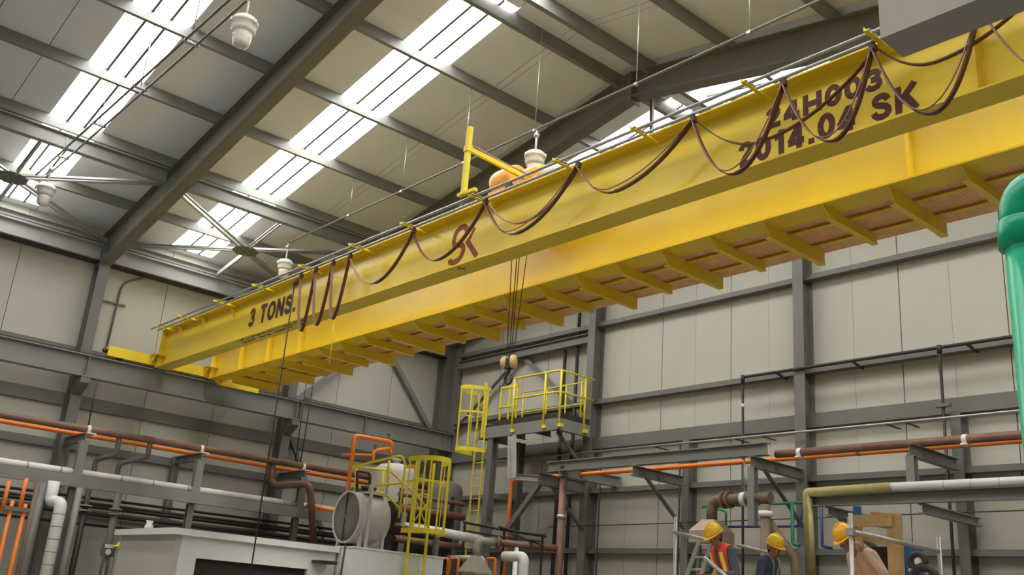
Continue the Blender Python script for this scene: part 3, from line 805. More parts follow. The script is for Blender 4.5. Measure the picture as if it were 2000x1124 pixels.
# black pipes, thin conduit and wire on the end wall
bp = empty('black_pipework', (-10, 16.6, 0), label='thin black pipework with two drops on the end wall', cat='pipe')
mk('header', MB().tube(rnd([(-12.05, 16.6, 6.55), (-12.05, 16.6, 6.70), (-11.9, 16.6, 6.70), (1.2, 16.6, 6.70)], 0.06, 4), 0.032, 10), M['black'], bp)
for x in (-12.05, -7.83):
    mk('drop', MB().tube([(x, 16.6, 6.68), (x, 16.6, 0.0)], 0.027, 10), M['black'], bp)
    mk('elbow_fitting', MB().tube([(x, 16.6, 6.60), (x, 16.6, 6.74)], 0.045, 10), M['black'], bp)
for x in (-11.25, -9.55, -7.35):
    mk('pipe_clamp', MB().bar((x, 16.6, 6.70), (x + 0.04, 16.95, 6.62), 0.05, 0.03), M['black'], bp)
mk('pipe_clamp', MB().box(-7.95, -7.70, 16.55, 16.65, 5.62, 5.68), M['steel'], bp)
mk('pipe_union', MB().tube([(-12.05, 16.6, 6.05), (-12.05, 16.6, 6.13)], 0.033, 10), M['whitepipe'], bp)

cd = empty('thin_conduit', (-10, 16.4, 5.36), label='thin pale conduit running across the deep beam of the end wall', cat='conduit')
mk('pipe', MB().tube([(-20.5, 16.4, 5.38), (1.2, 16.4, 5.38)], 0.022, 8), M['galv'], cd)
for x in (-12.05, -11.4, -8.75, -8.4, -14.2):
    mk('clip', MB().box(x - 0.03, x + 0.03, 16.36, 16.80, 5.34, 5.355), M['black'], cd)
mk('guy_wire', MB().tube([(-17.4, 16.3, 3.66), (-13.6, 16.25, 3.68), (-7.7, 16.3, 3.76), (0.5, 16.4, 3.84)], 0.011, 6), M['black'], label='thin dark wire stretched across the end wall above the workers', cat='wire')
for i, x in enumerate((-16.0, -13.62)):
    mk('dark_conduit', MB().tube([(x - 0.15, 16.7, 0), (x - 0.15, 16.7, 5.5)], 0.02, 6), M['black'], label=['thin dark vertical conduit beside the platform column', 'thin dark vertical conduit beside the short column'][i], cat='conduit')

# ------------------------------------------------------------------ right-hand pipe rack on wall brackets
def arm(x, lb, y0=15.02, z=4.60, post=None, brace=True, h=0.2):
    e = empty('rack_bracket', (x, 15.8, z), label=lb, cat='bracket', group='pipe rack brackets')
    mk('arm', MB().ibeam((x, y0, z), (x, 16.62, z), h, 0.13, 0.014, 0.010), M['steel'], e)
    if brace:
        mk('knee_brace', MB().angle((x, y0 + 0.35, z - 0.10), (x, 16.60, z - 1.0), 0.10, 0.09, 0.012), M['steel'], e)
    if post:
        mk('hanger_post', MB().ibeam((x, y0 + 0.07, post), (x, y0 + 0.07, z - h / 2), 0.14, 0.14, 0.012, 0.01, up=(0, 1, 0)), M['steel_lit'], e)
    return e
arm(-13.62, 'grey wall bracket with a knee brace left of the hard-hatted workers')
arm(-10.72, 'grey wall bracket with a long hanger post on the clear-standing column', y0=15.0, post=3.45)
arm(-7.68, 'grey wall bracket with a hanger post at the right', y0=15.0, post=3.85, brace=False)
arm(-4.85, 'grey wall bracket beyond the green pipe', y0=15.0, post=3.85, brace=False)
plat_arm = arm(-16.62, 'grey wall bracket with knee brace under the railed platform', y0=15.15, z=4.60, h=0.27)
mk('side_brace', MB().angle((-16.70, 15.3, 4.50), (-17.75, 15.3, 3.45), 0.12, 0.10, 0.012), M['steel'], plat_arm)
mk('bracket_beam', MB().ibeam((-15.92, 15.14, 4.74), (-15.75, 16.95, 4.72), 0.24, 0.16), M['steel_lit'], label='grey I-beam stub crossing the rack beside the platform column', cat='beam')
mk('rack_beam', MB().ibeam((-16.35, 15.22, 4.85), (-10.50, 15.22, 4.85), 0.23, 0.18), M['steel_lit'], label='grey I-beam on the brackets left of the clear-standing column', cat='beam')
mk('rack_beam', MB().chan((-9.45, 15.02, 3.84), (1.3, 15.02, 3.84), 0.19, 0.12, 0.012, flip=1), M['steel_lit'], label='grey lower rack beam above the workers at the right', cat='beam')
for i, (xx, lb) in enumerate(((P(1622, 988, Y=15.05).x, 'dark bracket with a diagonal brace under the lower right rack beam'), (-7.50, 'grey bracket under the lower right rack beam near the short column'))):
    e = empty('lower_bracket', (xx, 16, 3.6), label=lb, cat='bracket', group='lower rack brackets')
    mk('arm', MB().ibeam((xx, 14.98, 3.665), (xx, 16.88, 3.665), 0.15, 0.13), M['steel_lit'], e)
    if i == 0:
        mk('knee_brace', MB().angle((xx, 15.15, 3.60), (xx, 16.9, 2.95), 0.14, 0.10, 0.012), M['steel'], e)
br = empty('brown_pipe', (-4, 15.15, 4.7), label='brown pipe on the right-hand brackets', cat='pipe')
mk('pipe', MB().tube([(-10.45, 15.42, 4.78), (1.4, 15.42, 4.78)], 0.072, 14), M['brown'], br)
for x in (-9.95, -6.95):
    mk('pipe_clamp', MB().tube([(x - 0.04, 15.42, 4.78), (x + 0.04, 15.42, 4.78)], 0.082, 14), M['white'], br)
    mk('clamp_foot', MB().box(x - 0.05, x + 0.05, 15.32, 15.52, 4.68, 4.705), M['white'], br)
op = empty('orange_pipe', (-9, 15.0, 4.6), label='orange pipe along the right-hand brackets with a riser by the platform', cat='pipe')
mk('pipe', MB().tube(rnd([(-18.28, 15.75, 0.0), (-18.22, 15.75, 4.70), (-18.0, 15.75, 4.74), (1.4, 15.75, 4.775)], 0.12, 6), 0.048, 12), M['orange'], op)
mk('coupling', MB().tube([(-9.02, 15.75, 4.757), (-8.94, 15.75, 4.757)], 0.053, 12), M['brown'], op)
wp = empty('insulated_pipe', (-6, 15.12, 3.9), label='insulated pipe on the lower right rack beam, yellowish then white jacketed', cat='pipe')
p1 = P(1742, 962, Y=14.93)
mk('jacket', MB().tube([(p1.x, 14.93, 4.005), (1.4, 14.93, 4.005)], 0.072, 16), M['whitepipe'], wp)
for i in range(6):
    mk('jacket_band', MB().tube([(-7.1 + 0.42 * i, 14.93, 4.005), (-7.09 + 0.42 * i, 14.93, 4.005)], 0.0745, 16), M['galv'], wp)
mk('bare_insulation', MB().tube(rnd([(p1.x, 14.93, 4.0), (-9.50, 14.93, 3.97), (-9.47, 14.93, 2.62)], 0.02, 3), 0.085, 14), M['wool'], wp)

# brown duct pipe with flange over a hood, tan posts, thin green and blue pipes behind the workers
hd = empty('extraction_hood', (-12.4, 15.3, 0), label='tan pyramid hood under a flanged brown pipe elbow', cat='hood')
a = P(1390, 1020, Y=15.2); b = P(1390, 978, Y=15.2); c = P(1478, 968, Y=15.2)
mk('pipe', MB().tube(rnd([(a.x, 15.2, a.z), (a.x, 15.2, b.z), (c.x + 0.3, 15.2, b.z)], 0.28, 8), 0.105, 18), M['tanpipe'], hd)
f0 = P(1420, 973, Y=15.2)
for k in (-0.06, 0.06):
    mk('flange', MB().tube([(f0.x + k - 0.02, 15.2, b.z), (f0.x + k + 0.02, 15.2, b.z)], 0.165, 18), M['tanpipe'], hd)
f1 = P(1454, 970, Y=15.2)
mk('pipe_clamp', MB().tube([(f1.x - 0.05, 15.2, b.z), (f1.x + 0.05, 15.2, b.z)], 0.125, 16), M['white'], hd)
mk('clamp_rod', MB().tube([(f1.x, 15.2, b.z), (f1.x, 15.2, 4.75)], 0.014, 6), M['galv'], hd)
h0, h1 = P(1352, 1040, Y=15.2), P(1424, 1040, Y=15.2)
hw = 0.30
hx, hz = a.x, h0.z
mb = MB()
vs = [(hx + sx * hw, 15.2 + sy * hw, hz - 0.22) for sx, sy in ((-1, -1), (1, -1), (1, 1), (-1, 1))] + [(hx + sx * hw, 15.2 + sy * hw, hz) for sx, sy in ((-1, -1), (1, -1), (1, 1), (-1, 1))] + [(hx + sx * 0.13, 15.2 + sy * 0.13, a.z + 0.03) for sx, sy in ((-1, -1), (1, -1), (1, 1), (-1, 1))]
mb.add(vs, [(j, (j + 1) % 4, 4 + (j + 1) % 4, 4 + j) for j in range(4)] + [(4 + j, 4 + (j + 1) % 4, 8 + (j + 1) % 4, 8 + j) for j in range(4)] + [(8, 9, 10, 11), (3, 2, 1, 0)])
mk('canopy', mb, M['hood'], hd)
for sx in (-1, 1):
    mk('stand', MB().box(hx + sx * hw * 0.95 - 0.03, hx + sx * hw * 0.95 + 0.03, 15.17, 15.23, 0, hz - 0.21), M['steel'], hd)
tp = empty('tan_pipe', (-10.9, 14.6, 0), label='tan vertical pipe with a white collar between the two left workers', cat='pipe')
q = P(1495, 1000, Y=14.6)
mk('riser', MB().tube([(q.x, 14.6, 0), (q.x, 14.6, q.z + 0.12)], 0.09, 16), M['tanpipe'], tp)
q2 = P(1497, 1005, Y=14.6)
mk('collar', MB().tube([(q.x, 14.6, q2.z - 0.05), (q.x, 14.6, q2.z + 0.05)], 0.12, 16), M['white'], tp)
a, b = P(1503, 1022, Y=14.7), P(1552, 1090, Y=14.7)
mk('branch', MB().tube([a, b, (b.x + 0.05, 14.7, 0.6)], 0.075, 14), M['tanpipe'], tp)
gp = empty('thin_green_pipe', (-11, 15.6, 0), label='thin green water pipe with drops behind the workers', cat='pipe')
pp = [P(1372, 991, Y=15.7), P(1500, 985, Y=15.7), P(1588, 982, Y=15.7)]
mk('run', MB().tube(pp, 0.026, 8), M['tgreen'], gp)
a, b = P(1400, 994, Y=15.7), P(1418, 1000, Y=15.7)
mk('drop', MB().tube(rnd([a, b, (b.x, 15.7, 1.0)], 0.05), 0.024, 8), M['tgreen'], gp)
a, b, c = P(1547, 984, Y=15.6), P(1548, 1063, Y=15.6), P(1562, 1066, Y=15.6)
mk('drop', MB().tube(rnd([a, (a.x, 15.6, b.z), (c.x, 15.6, c.z)], 0.05), 0.032, 8), M['tgreen'], gp)
bl = empty('thin_blue_pipe', (-11, 15.75, 0), label='thin blue pipe crossing behind the workers', cat='pipe')
pp = [P(1415, 1030, Y=15.8), P(1560, 1029, Y=15.8), P(1568, 990, Y=15.8)]
mk('run', MB().tube(rnd(pp, 0.06), 0.022, 8), M['blue'], bl)
a, b = P(1604, 985, Y=15.9), P(1606, 1068, Y=15.9)
mk('drop', MB().tube(rnd([a, b, P(1625, 1072, Y=15.9)], 0.05), 0.026, 8), M['blue'], bl)
a = P(1678, 985, Y=15.9)
mk('drop', MB().tube([(a.x, 15.9, 3.7), (a.x, 15.9, 1.0)], 0.028, 8), M['blue'], bl)

# ------------------------------------------------------------------ left-hand pipe rack
lr = []
for y, lb in ((1.3, 'nearest the camera'), (6.58, 'in front of the first column'), (9.16, 'midway along the left wall'), (11.8, 'in front of the column behind the crane'), (14.2, 'near the grey tank')):
    e = empty('pipe_rack', (-21.8, y, 0), label='grey steel pipe rack holding the left pipes ' + lb, cat='rack', group='left pipe rack frames')
    mk('arm', MB().ibeam((XL + 0.42 if y not in (9.16, 14.2) else XL + 0.3, y, 4.46), (-21.28, y, 4.46), 0.17, 0.12), M['steel'], e)
    mk('front_post', MB().ibeam((-21.35, y, 3.42), (-21.35, y, 4.38), 0.15, 0.17, up=(1, 0, 0)), M['steel_lit'], e)
    mk('lower_post', MB().ibeam((-21.45, y, 0.0), (-21.45, y, 3.42), 0.14, 0.14, up=(1, 0, 0)), M['steel'], e)
    if y in (9.16, 14.2):
        mk('back_post', MB().ibeam((XL + 0.22, y, 0.0), (XL + 0.22, y, 4.55), 0.16, 0.16, up=(1, 0, 0)), M['steel'], e)
mk('rack_beam', MB().chan((-21.24, -3.0, 3.545), (-21.24, 14.4, 3.545), 0.24, 0.12, 0.012, flip=-1), M['steel_lit'], label='grey channel beam of the left pipe rack under the white pipe', cat='beam')
e = empty('white_pipe', (-21.5, 6, 3.65), label='white jacketed pipe along the left pipe rack', cat='pipe')
mk('jacket', MB().tube([(-21.47, -3.0, 3.735), (-21.47, 14.0, 3.735)], 0.078, 16), M['whitepipe'], e)
for y in (6.25, 9.0, 11.4, 12.4, 5.6, 7.5, 8.2):
    mk('jacket_band', MB().tube([(-21.47, y, 3.735), (-21.47, y + 0.04, 3.735)], 0.081, 16), M['galv'], e)
e = empty('brown_pipe', (-21.6, 6, 4.6), label='brown pipe along the top of the left pipe rack with two dropping branches', cat='pipe')
mk('pipe', MB().tube([(-21.6, -3.0, 4.635), (-21.6, 16.2, 4.70)], 0.075, 14), M['brown'], e)
for y in (6.70, 9.25, 11.9):
    mk('pipe_clamp', MB().tube([(-21.6, y - 0.035, 4.67), (-21.6, y + 0.035, 4.67)], 0.086, 14), M['white'], e)
    mk('clamp_foot', MB().box(-21.72, -21.32, y - 0.09, y + 0.09, 4.548, 4.575), M['white'], e)
for pts in (((230, 850), (227, 888), (196, 897), (193, 925)), ((290, 860), (288, 893), (242, 905), (238, 932))):
    q = [P(x, yy, X=-21.75) for x, yy in pts]
    q[0].x = -21.62; q[0].z = 4.66
    q[2].x = q[3].x = -22.05
    mk('branch', MB().tube(rnd(q + [V((q[3].x, q[3].y, 3.5))], 0.1), 0.055, 12), M['steel'], e)
q = [P(532, 895, X=-21.7), P(530, 950, X=-21.7), P(606, 945, X=-21.0), P(612, 1060, X=-21.0)]
q[0].z = 4.68
mk('branch', MB().tube(rnd(q, 0.22, 8), 0.085, 14), M['brown'], e)
e = empty('orange_pipe', (-22.1, 6, 4.5), label='orange pipe along the left wall behind the brown one', cat='pipe')
mk('pipe', MB().tube([(-22.05, -3.0, 4.595), (-22.05, 15.9, 4.60)], 0.048, 12), M['orange'], e)
e = empty('orange_pipe', (-21.8, 13.0, 3.3), label='short orange pipe below the white pipe left of the grey tank', cat='pipe')
q = [P(600, 988, X=-21.3), P(660, 1000, X=-21.3)]
mk('pipe', MB().tube([q[0], q[1], (-21.3, q[1].y + 2.2, q[1].z)], 0.055, 12), M['orange'], e)
# clutter of dark pipes under the left rack
k = 0
for z, x in ((3.28, -21.9), (3.12, -22.1), (2.95, -21.75), (2.75, -22.2), (3.2, -22.4)):
    mk('dark_pipe', MB().tube([(x, 0.5, z), (x, 14.8, z + 0.03)], 0.03 + 0.008 * (k % 3), 8), M['black'], label=['topmost', 'second', 'nearest', 'lowest', 'rearmost'][k] + ' dark pipe running under the left rack beam', cat='pipe', group='dark pipes under the left rack')
    k += 1
for x, yy, y2, r_, mt_, lb in ((80, 965, 1124, 0.09, 'steel', 'grey vertical pipe beside the white riser'), (62, 1000, 1124, 0.05, 'tanpipe', 'thin tan riser at the far left'), (150, 985, 1124, 0.07, 'steel_lit', 'pale grey riser right of the white riser'), (170, 975, 1124, 0.06, 'black', 'dark flanged riser below the first rack frame'), (228, 985, 1124, 0.075, 'tankend', 'dark flanged riser left of the white room'), (216, 1085, 1124, 0.03, 'steel', 'thin grey stem under the switch box')):
    t = P(x, yy, X=-21.0)
    e = empty('riser_pipe', (t.x, t.y, 0), label=lb, cat='pipe', group='risers under the left rack')
    mk('pipe', MB().tube([(t.x, t.y, 0), (t.x, t.y, max(t.z, 2.6) if r_ < 0.04 else 3.4)], r_, 12), M[mt_], e)
    if mt_ == 'tankend' or x == 170:
        for z in (2.95, 3.05):
            mk('flange', MB().tube([(t.x, t.y, z), (t.x, t.y, z + 0.03)], 0.13, 14), M['steel_lit'], e)
e = empty('white_riser', (-20.6, 6.0, 0), label='thick white jacketed riser with black bands at the far left', cat='pipe')
a = P(117, 985, X=-20.6)
b = P(92, 1124, X=-20.6)
yy = (a.y + b.y) / 2
mk('jacket', MB().tube(rnd([(-20.6, yy, 0), (-20.6, yy, a.z + 0.02), (-20.95, yy - 0.12, a.z + 0.06), (-20.95, yy - 0.12, 3.45)], 0.1), 0.115, 18), M['whitepipe'], e)
for i in range(6):
    mk('band', MB().tube([(-20.6, yy, a.z - 0.2 - 0.24 * i), (-20.6, yy, a.z - 0.19 - 0.24 * i)], 0.118, 18), M['black'], e)
e = empty('orange_pipe_stand', (-20, 5.2, 0), label='two slender orange pipes rising at the far left edge', cat='pipe')
for x0, y0, x1, y1 in ((18, 940, 8, 1000), (25, 978, -10, 1124), (52, 935, 42, 1000), (50, 985, 18, 1124)):
    a, b = P(x0, y0, X=-20.3), P(x1, y1, X=-20.3)
    mk('pipe', MB().tube([a, V((-20.3, a.y, b.z - (0.0 if y1 < 1100 else 1.5)))], 0.038, 10), M['orange'], e)
mk('hanger_bar', MB().bar(P(8, 992, X=-20.25), P(60, 998, X=-20.25), 0.05, 0.08), M['steel'], e)
e = empty('switch_box', (-19.9, 7, 2.0), label='small grey switch box with a round dial and a yellow lamp shade', cat='switch box')
a, b = P(203, 1062, X=-20.1), P(221, 1089, X=-20.1)
mk('box', MB().box(-20.2, -20.08, a.y, b.y, b.z, a.z), M['tankend'], e)
mk('dial', MB().lathe([(0.055, 0), (0.055, 0.02)], P(211, 1079, X=-20.08), (1, 0, 0), 14), M['white'], e)
mk('plate', MB().box(-20.09, -20.07, a.y + 0.02, b.y - 0.02, a.z - 0.08, a.z - 0.01), M['white'], e)
c = P(232, 1066, X=-20.05)
mk('lamp_arm', MB().tube([(-20.1, b.y - 0.03, a.z - 0.02), (-20.05, c.y, c.z + 0.06)], 0.015, 6), M['steel'], e)
mk('lamp_shade', MB().lathe([(0.10, -0.04), (0.09, -0.01), (0.035, 0.02), (0.03, 0.07)], c, n=16), M['yellow2'], e)
mk('stand', MB().tube([(-20.14, (a.y + b.y) / 2, 0), (-20.14, (a.y + b.y) / 2, b.z)], 0.03, 8), M['steel'], e)

# ------------------------------------------------------------------ white room, white plinth, grey tank
XF = -17.06
rm = empty('white_room', (-18.4, 8.75, 0), label='low white room with a projecting slab roof and a dark opening', cat='room')
RY0, RY1, RX0 = 7.14, 10.38, -19.7
mk('roof_slab', MB().box(RX0 - 0.12, XF + 0.10, RY0 - 0.10, RY1 + 0.015, 2.50, 2.61), M['white'], rm)
mk('side_wall', MB().box(RX0, XF, RY0, RY0 + 0.1, 0, 2.50), M['panel'], rm)
mk('side_wall', MB().box(RX0, XF, RY1 - 0.1, RY1, 0, 2.50), M['white'], rm)
mk('back_wall', MB().box(RX0, RX0 + 0.1, RY0 + 0.1, RY1 - 0.1, 0, 2.50), M['white'], rm)
mk('front_pier', MB().box(XF - 0.1, XF, RY0 + 0.1, 7.56, 0, 2.50), M['white'], rm)
mk('front_pier', MB().box(XF - 0.1, XF, 9.80, RY1 - 0.1, 0, 2.50), M['white'], rm)
mk('lintel', MB().box(XF - 0.1, XF, 7.56, 9.80, 2.14, 2.50), M['white'], rm)
mk('opening_shade', MB().box(XF - 0.16, XF - 0.12, 7.56, 9.80, 0, 2.14), M['dark'], rm)  # dark sheet standing in for the shade inside the open room
mk('small_fan', MB().lathe([(0.08, 0), (0.08, 0.05), (0.05, 0.10), (0.07, 0.15)], P(290, 1034, X=-18.6), n=14), M['white'], label='small white cap on the roof of the white room', cat='vent cap')
mk('wall_bracket', MB().box(XF, XF + 0.35, 9.86, 10.22, 2.26, 2.32), M['black'], label='dark flat bracket projecting beside the white room opening', cat='bracket')
bx = empty('white_plinth', (-17.2, 11.6, 0), label='white box-like enclosure carrying the grey tank', cat='enclosure')
mk('body', MB().box(-18.3, -16.55, 10.42, 12.62, 0, 2.60), M['white'], bx)
mk('cap', MB().box(-18.32, -16.53, 10.40, 12.64, 2.60, 2.63), M['white'], bx)

tk = empty('grey_tank', (-17.2, 11.0, 2.63), label='horizontal grey tank with a dished end standing on the white enclosure', cat='tank')
ty0, ty1, tr_ = 10.55, 11.22, 0.50
tc = V((-17.1, ty0, 3.21))
mk('shell', MB().lathe([(0.485, 0.0), (tr_, 0.01), (tr_, ty1 - ty0), (0.46, ty1 - ty0 + 0.06), (0.3, ty1 - ty0 + 0.11), (0.05, ty1 - ty0 + 0.13)], tc, (0, 1, 0), 40), M['tank'], tk)
mk('end_rim', MB().lathe([(0.475, 0.02), (0.475, -0.03), (0.515, -0.03), (0.515, 0.02)], tc, (0, 1, 0), 40, caps=False), M['tank'], tk)
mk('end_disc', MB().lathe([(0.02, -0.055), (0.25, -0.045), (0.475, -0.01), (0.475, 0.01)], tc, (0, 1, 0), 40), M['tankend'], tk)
mk('hub', MB().lathe([(0.035, 0), (0.03, 0.03)], tc + V((0, -0.05, 0)), (0, -1, 0), 14), M['steel'], tk)
mk('end_bar', MB().box(tc.x - 0.012, tc.x + 0.012, ty0 - 0.065, ty0 - 0.045, 2.74, 3.68), M['black'], tk)
for y in (10.66, 11.18):
    for x in (-17.5, -16.72):
        mk('leg', MB().box(x - 0.035, x + 0.035, y - 0.03, y + 0.03, 2.63, 2.98), M['tank'], tk)
mk('strap', MB().box(-16.62, -16.585, 10.70, 10.76, 2.63, 4.05), M['tank'], tk)
mk('top_saddle', MB().box(-17.2, -16.75, 10.75, 11.2, 3.68, 3.73), M['tank'], tk)
mk('manhole', MB().lathe([(0.13, 0), (0.13, 0.10), (0.16, 0.10), (0.16, 0.14), (0.0, 0.15)], (-17.1, 10.97, 3.70), n=20), M['black'], tk)
for y in (10.78, 11.18):
    mk('lug', MB().box(-16.78, -16.74, y - 0.02, y + 0.02, 3.68, 3.86), M['tank'], tk)
for pts in ([P(696, 985, X=-17.2), P(698, 920, X=-17.2), P(722, 925, X=-17.2), P(722, 965, X=-17.2)],):
    mk('valve_pipe', MB().tube(rnd(pts, 0.05), 0.03, 8), M['cable'], tk)
mk('drop_rope', MB().tube([P(675, 1065, X=-16.4), P(663, 1124, X=-16.4) + V((0, 0, -0.5))], 0.02, 8), M['black'], label='dark rope hanging over the white enclosure below the tank', cat='rope')

# pale vessels behind
for c_, r_, h0, vm, lb in ((P(768, 960, X=-19.8), 0.55, 2.0, 'tank', 'pale upright vessel with a domed top behind the yellow rails'), (P(868, 985, X=-20.4), 0.45, 2.2, 'tankend', 'dull grey vessel behind the caged ladder')):
    top = P(768, 906, X=-19.8).z if r_ > 0.5 else P(868, 940, X=-20.4).z
    v = empty('process_vessel', (c_.x, c_.y, 0), label=lb, cat='vessel')
    mk('shell', MB().lathe([(r_ * 0.9, 1.9), (r_, 2.0), (r_, top - 0.25), (r_ * 0.93, top - 0.14), (r_ * 0.7, top - 0.05), (r_ * 0.3, top), (0.02, top)], (c_.x, c_.y, 0), n=36), M[vm], v)
    for a in (0.6, 2.2, 3.8, 5.4):
        mk('leg', MB().box(c_.x + r_ * 0.7 * math.cos(a) - 0.05, c_.x + r_ * 0.7 * math.cos(a) + 0.05, c_.y + r_ * 0.7 * math.sin(a) - 0.05, c_.y + r_ * 0.7 * math.sin(a) + 0.05, 0, 2.05), M['steel'], v)
    mk('top_nozzle', MB().lathe([(0.08, 0), (0.08, 0.1), (0.12, 0.1), (0.12, 0.14)], (c_.x, c_.y, top - 0.02), n=16), M[vm], v)

# yellow-railed stair landing behind the tank
def railing(e, pts, z0, z1, mids=(0.5,), r=0.022, posts=True, mt='yellow2'):
    top = [V((x, y, z1)) for x, y in pts]
    mk('top_rail', MB().tube(rnd(top, 0.1, 4) if len(top) > 2 else top, r, 8), M[mt], e)
    for f in mids:
        md = [V((x, y, z0 + (z1 - z0) * f)) for x, y in pts]
        mk('mid_rail', MB().tube(rnd(md, 0.1, 4) if len(md) > 2 else md, r * 0.9, 8), M[mt], e)
    if posts:
        for x, y in pts:
            mk('rail_post', MB().tube([(x, y, z0), (x, y, z1)], r * 1.05, 8), M[mt], e)
XS = -17.75
ld = empty('railed_landing', (XS, 12.4, 0), label='yellow-railed stair landing behind the grey tank', cat='landing')
R0 = [(-18.75, 11.35), (XS, 11.5), (XS, 12.75)]
zt = P(795, 897, X=XS).z
q0, q1, q2 = P(690, 912, X=-17.9), P(790, 893, X=-17.0), P(762, 920, X=-18.7)
for pts in ([q0, q1 + V((0, -0.08, 0.02)), P(792, 905, X=-17.0), P(779, 1012, X=-17.0)], [q0, q2, P(810, 965, X=-18.7) , P(838, 998, X=-18.7)], [P(718, 950, X=-17.7), P(787, 944, X=-17.05)], [P(690, 950, X=-18.2), P(755, 966, X=-18.7), P(785, 1000, X=-18.7)]):
    mk('rail', MB().tube(rnd(pts, 0.09, 4), 0.026, 8), M['yellow2'], ld)
for a, b in (((696, 915, -17.9), (694, 962, -17.9)), ((750, 920, -18.7), (746, 975, -18.7)), ((760, 900, -17.4), (756, 952, -17.4))):
    mk('rail_post', MB().tube([P(a[0], a[1], X=a[2]), P(b[0], b[1], X=b[2])], 0.03, 8), M['yellow2'], ld)
mk('deck', MB().box(-19.0, -17.0, 11.9, 12.9, 3.12, 3.18), M['dark'], ld)
for x, y in ((-18.9, 12.0), (-18.9, 12.8), (-17.1, 12.8)):
    mk('leg', MB().box(x - 0.05, x + 0.05, y - 0.05, y + 0.05, 0, 3.12), M['steel'], ld)

mf = empty('pipe_manifold', (-18.9, 13.6, 0), label='dark red-brown pipe manifold behind the caged ladder', cat='pipes')
for z, r_ in ((3.05, 0.08), (3.35, 0.06), (3.75, 0.09), (4.05, 0.05)):
    mk('pipe', MB().tube([(-18.9, 12.95, z), (-18.9, 14.9, z)], r_, 12), M['brown'], mf)
for y in (13.1, 13.9, 14.6):
    mk('stand', MB().box(-19.05, -18.97, y - 0.04, y + 0.04, 0, 4.2), M['dark'], mf)
mk('back_sheet', MB().box(-19.3, -19.26, 12.95, 14.9, 2.3, 3.9), M['dark'], mf)

# caged ladder in front of the white enclosure
def caged_ladder(name, lb, c, r, z0, z1, zl0, zl1, back, stiles=0.22, bands=(0.0, 0.36, 1.0), nbars=7, band_h=0.10, mt='yellow2', rungs=True, braces=False):
    """c: ladder line centre (x,y); back: unit vector from the ladder towards the cage"""
    e = empty(name, (c[0], c[1], zl0), label=lb, cat='ladder')
    bk = V((back[0], back[1], 0)).normalized()
    sd = V((-bk.y, bk.x, 0))
    cc = V((c[0], c[1], 0))
    for k in (-1, 1):
        mk('stile', MB().bar(cc + sd * stiles * k + V((0, 0, zl0)), cc + sd * stiles * k + V((0, 0, zl1)), 0.05, 0.03, up=tuple(bk)), M[mt], e)
    if rungs:
        z = zl0 + 0.2
        while z < zl1 - 0.1:
            mk('rung', MB().tube([cc + sd * stiles + V((0, 0, z)), cc - sd * stiles + V((0, 0, z))], 0.013, 6), M[mt], e)
            z += 0.30
    arc = []
    for i in range(13):
        a = math.pi * (i / 12)
        arc.append(cc + sd * r * math.cos(a) + bk * (0.10 + (r + 0.22) * math.sin(a)))
    arc = [cc + sd * r] + arc + [cc - sd * r]
    for f in bands:
        z = z0 + (z1 - z0) * f
        hh = band_h if f in (0.0, 1.0) else 0.045
        mb = MB()
        vs, fs = [], []
        for p in arc:
            vs += [p + V((0, 0, z)), p + V((0, 0, z + hh))]
        for i in range(len(arc) - 1):
            fs.append((2 * i, 2 * i + 2, 2 * i + 3, 2 * i + 1))
        n = len(vs)
        vs2 = [v + (v - cc - V((0, 0, v.z))).normalized() * -0.008 for v in vs]
        mb.add(vs + vs2, fs + [tuple(n + q for q in reversed(f_)) for f_ in fs] + [(2 * i + 1, 2 * i + 3, n + 2 * i + 3, n + 2 * i + 1) for i in range(len(arc) - 1)] + [(2 * i, n + 2 * i, n + 2 * i + 2, 2 * i + 2) for i in range(len(arc) - 1)])
        mk('cage_hoop', mb, M[mt], e)
    for i in range(nbars):
        p = arc[1 + round(i * 12 / (nbars - 1))]
        mk('cage_bar', MB().bar(p + V((0, 0, z0)), p + V((0, 0, z1 + band_h)), 0.035, 0.012, up=tuple((p - cc).normalized())), M[mt], e)
    if braces:
        for s0 in (-1, 1):
            a = cc + sd * stiles * s0
            b = cc - sd * stiles * s0
            mk('brace', MB().tube([a + V((0, 0, z0 + 0.15)) , b + V((0, 0, z0 + 0.75))], 0.014, 6), M[mt], e)
    return e
cl = caged_ladder('caged_ladder', 'yellow caged ladder in front of the pale vessel', (-16.42, 11.83), 0.40, P(830, 1045, X=-16.1).z, P(845, 905, X=-16.1).z, 0.0, P(845, 900, X=-16.1).z, (1, -0.15), stiles=0.20, bands=(0.0, 0.70, 1.0), nbars=9, braces=True)
mk('side_bracket', MB().bar(P(795, 912, X=-16.6), P(812, 912, X=-16.4), 0.03, 0.08), M['yellow2'], cl)

# orange pipe loop behind the tank
ol = empty('orange_pipe', (-18.8, 12.5, 0), label='orange pipe loop rising behind the grey tank', cat='pipe')
a = [P(681, 965, X=-18.9), P(693, 851, X=-18.9), P(765, 864, X=-18.9), P(766, 880, X=-18.9)]
a[0].z = 3.0
a[0].y = a[1].y
mk('main_loop', MB().tube(rnd(a, 0.10, 5), 0.050, 12), M['orange'], ol)
a = [P(728, 905, X=-18.9), P(730, 882, X=-18.9), P(762, 876, X=-18.9), P(763, 890, X=-18.9)]
mk('inner_loop', MB().tube(rnd(a, 0.07, 5), 0.042, 12), M['orange'], ol)
mk('cross_pipe', MB().tube([P(668, 888, X=-18.9), P(726, 890, X=-18.9)], 0.032, 10), M['orange'], ol)
for x, y in ((759, 855), (733, 878)):
    mk('valve', MB().lathe([(0.02, 0), (0.02, 0.07), (0.05, 0.07), (0.05, 0.09)], P(x, y, X=-18.9), n=12), M['steel'], ol)

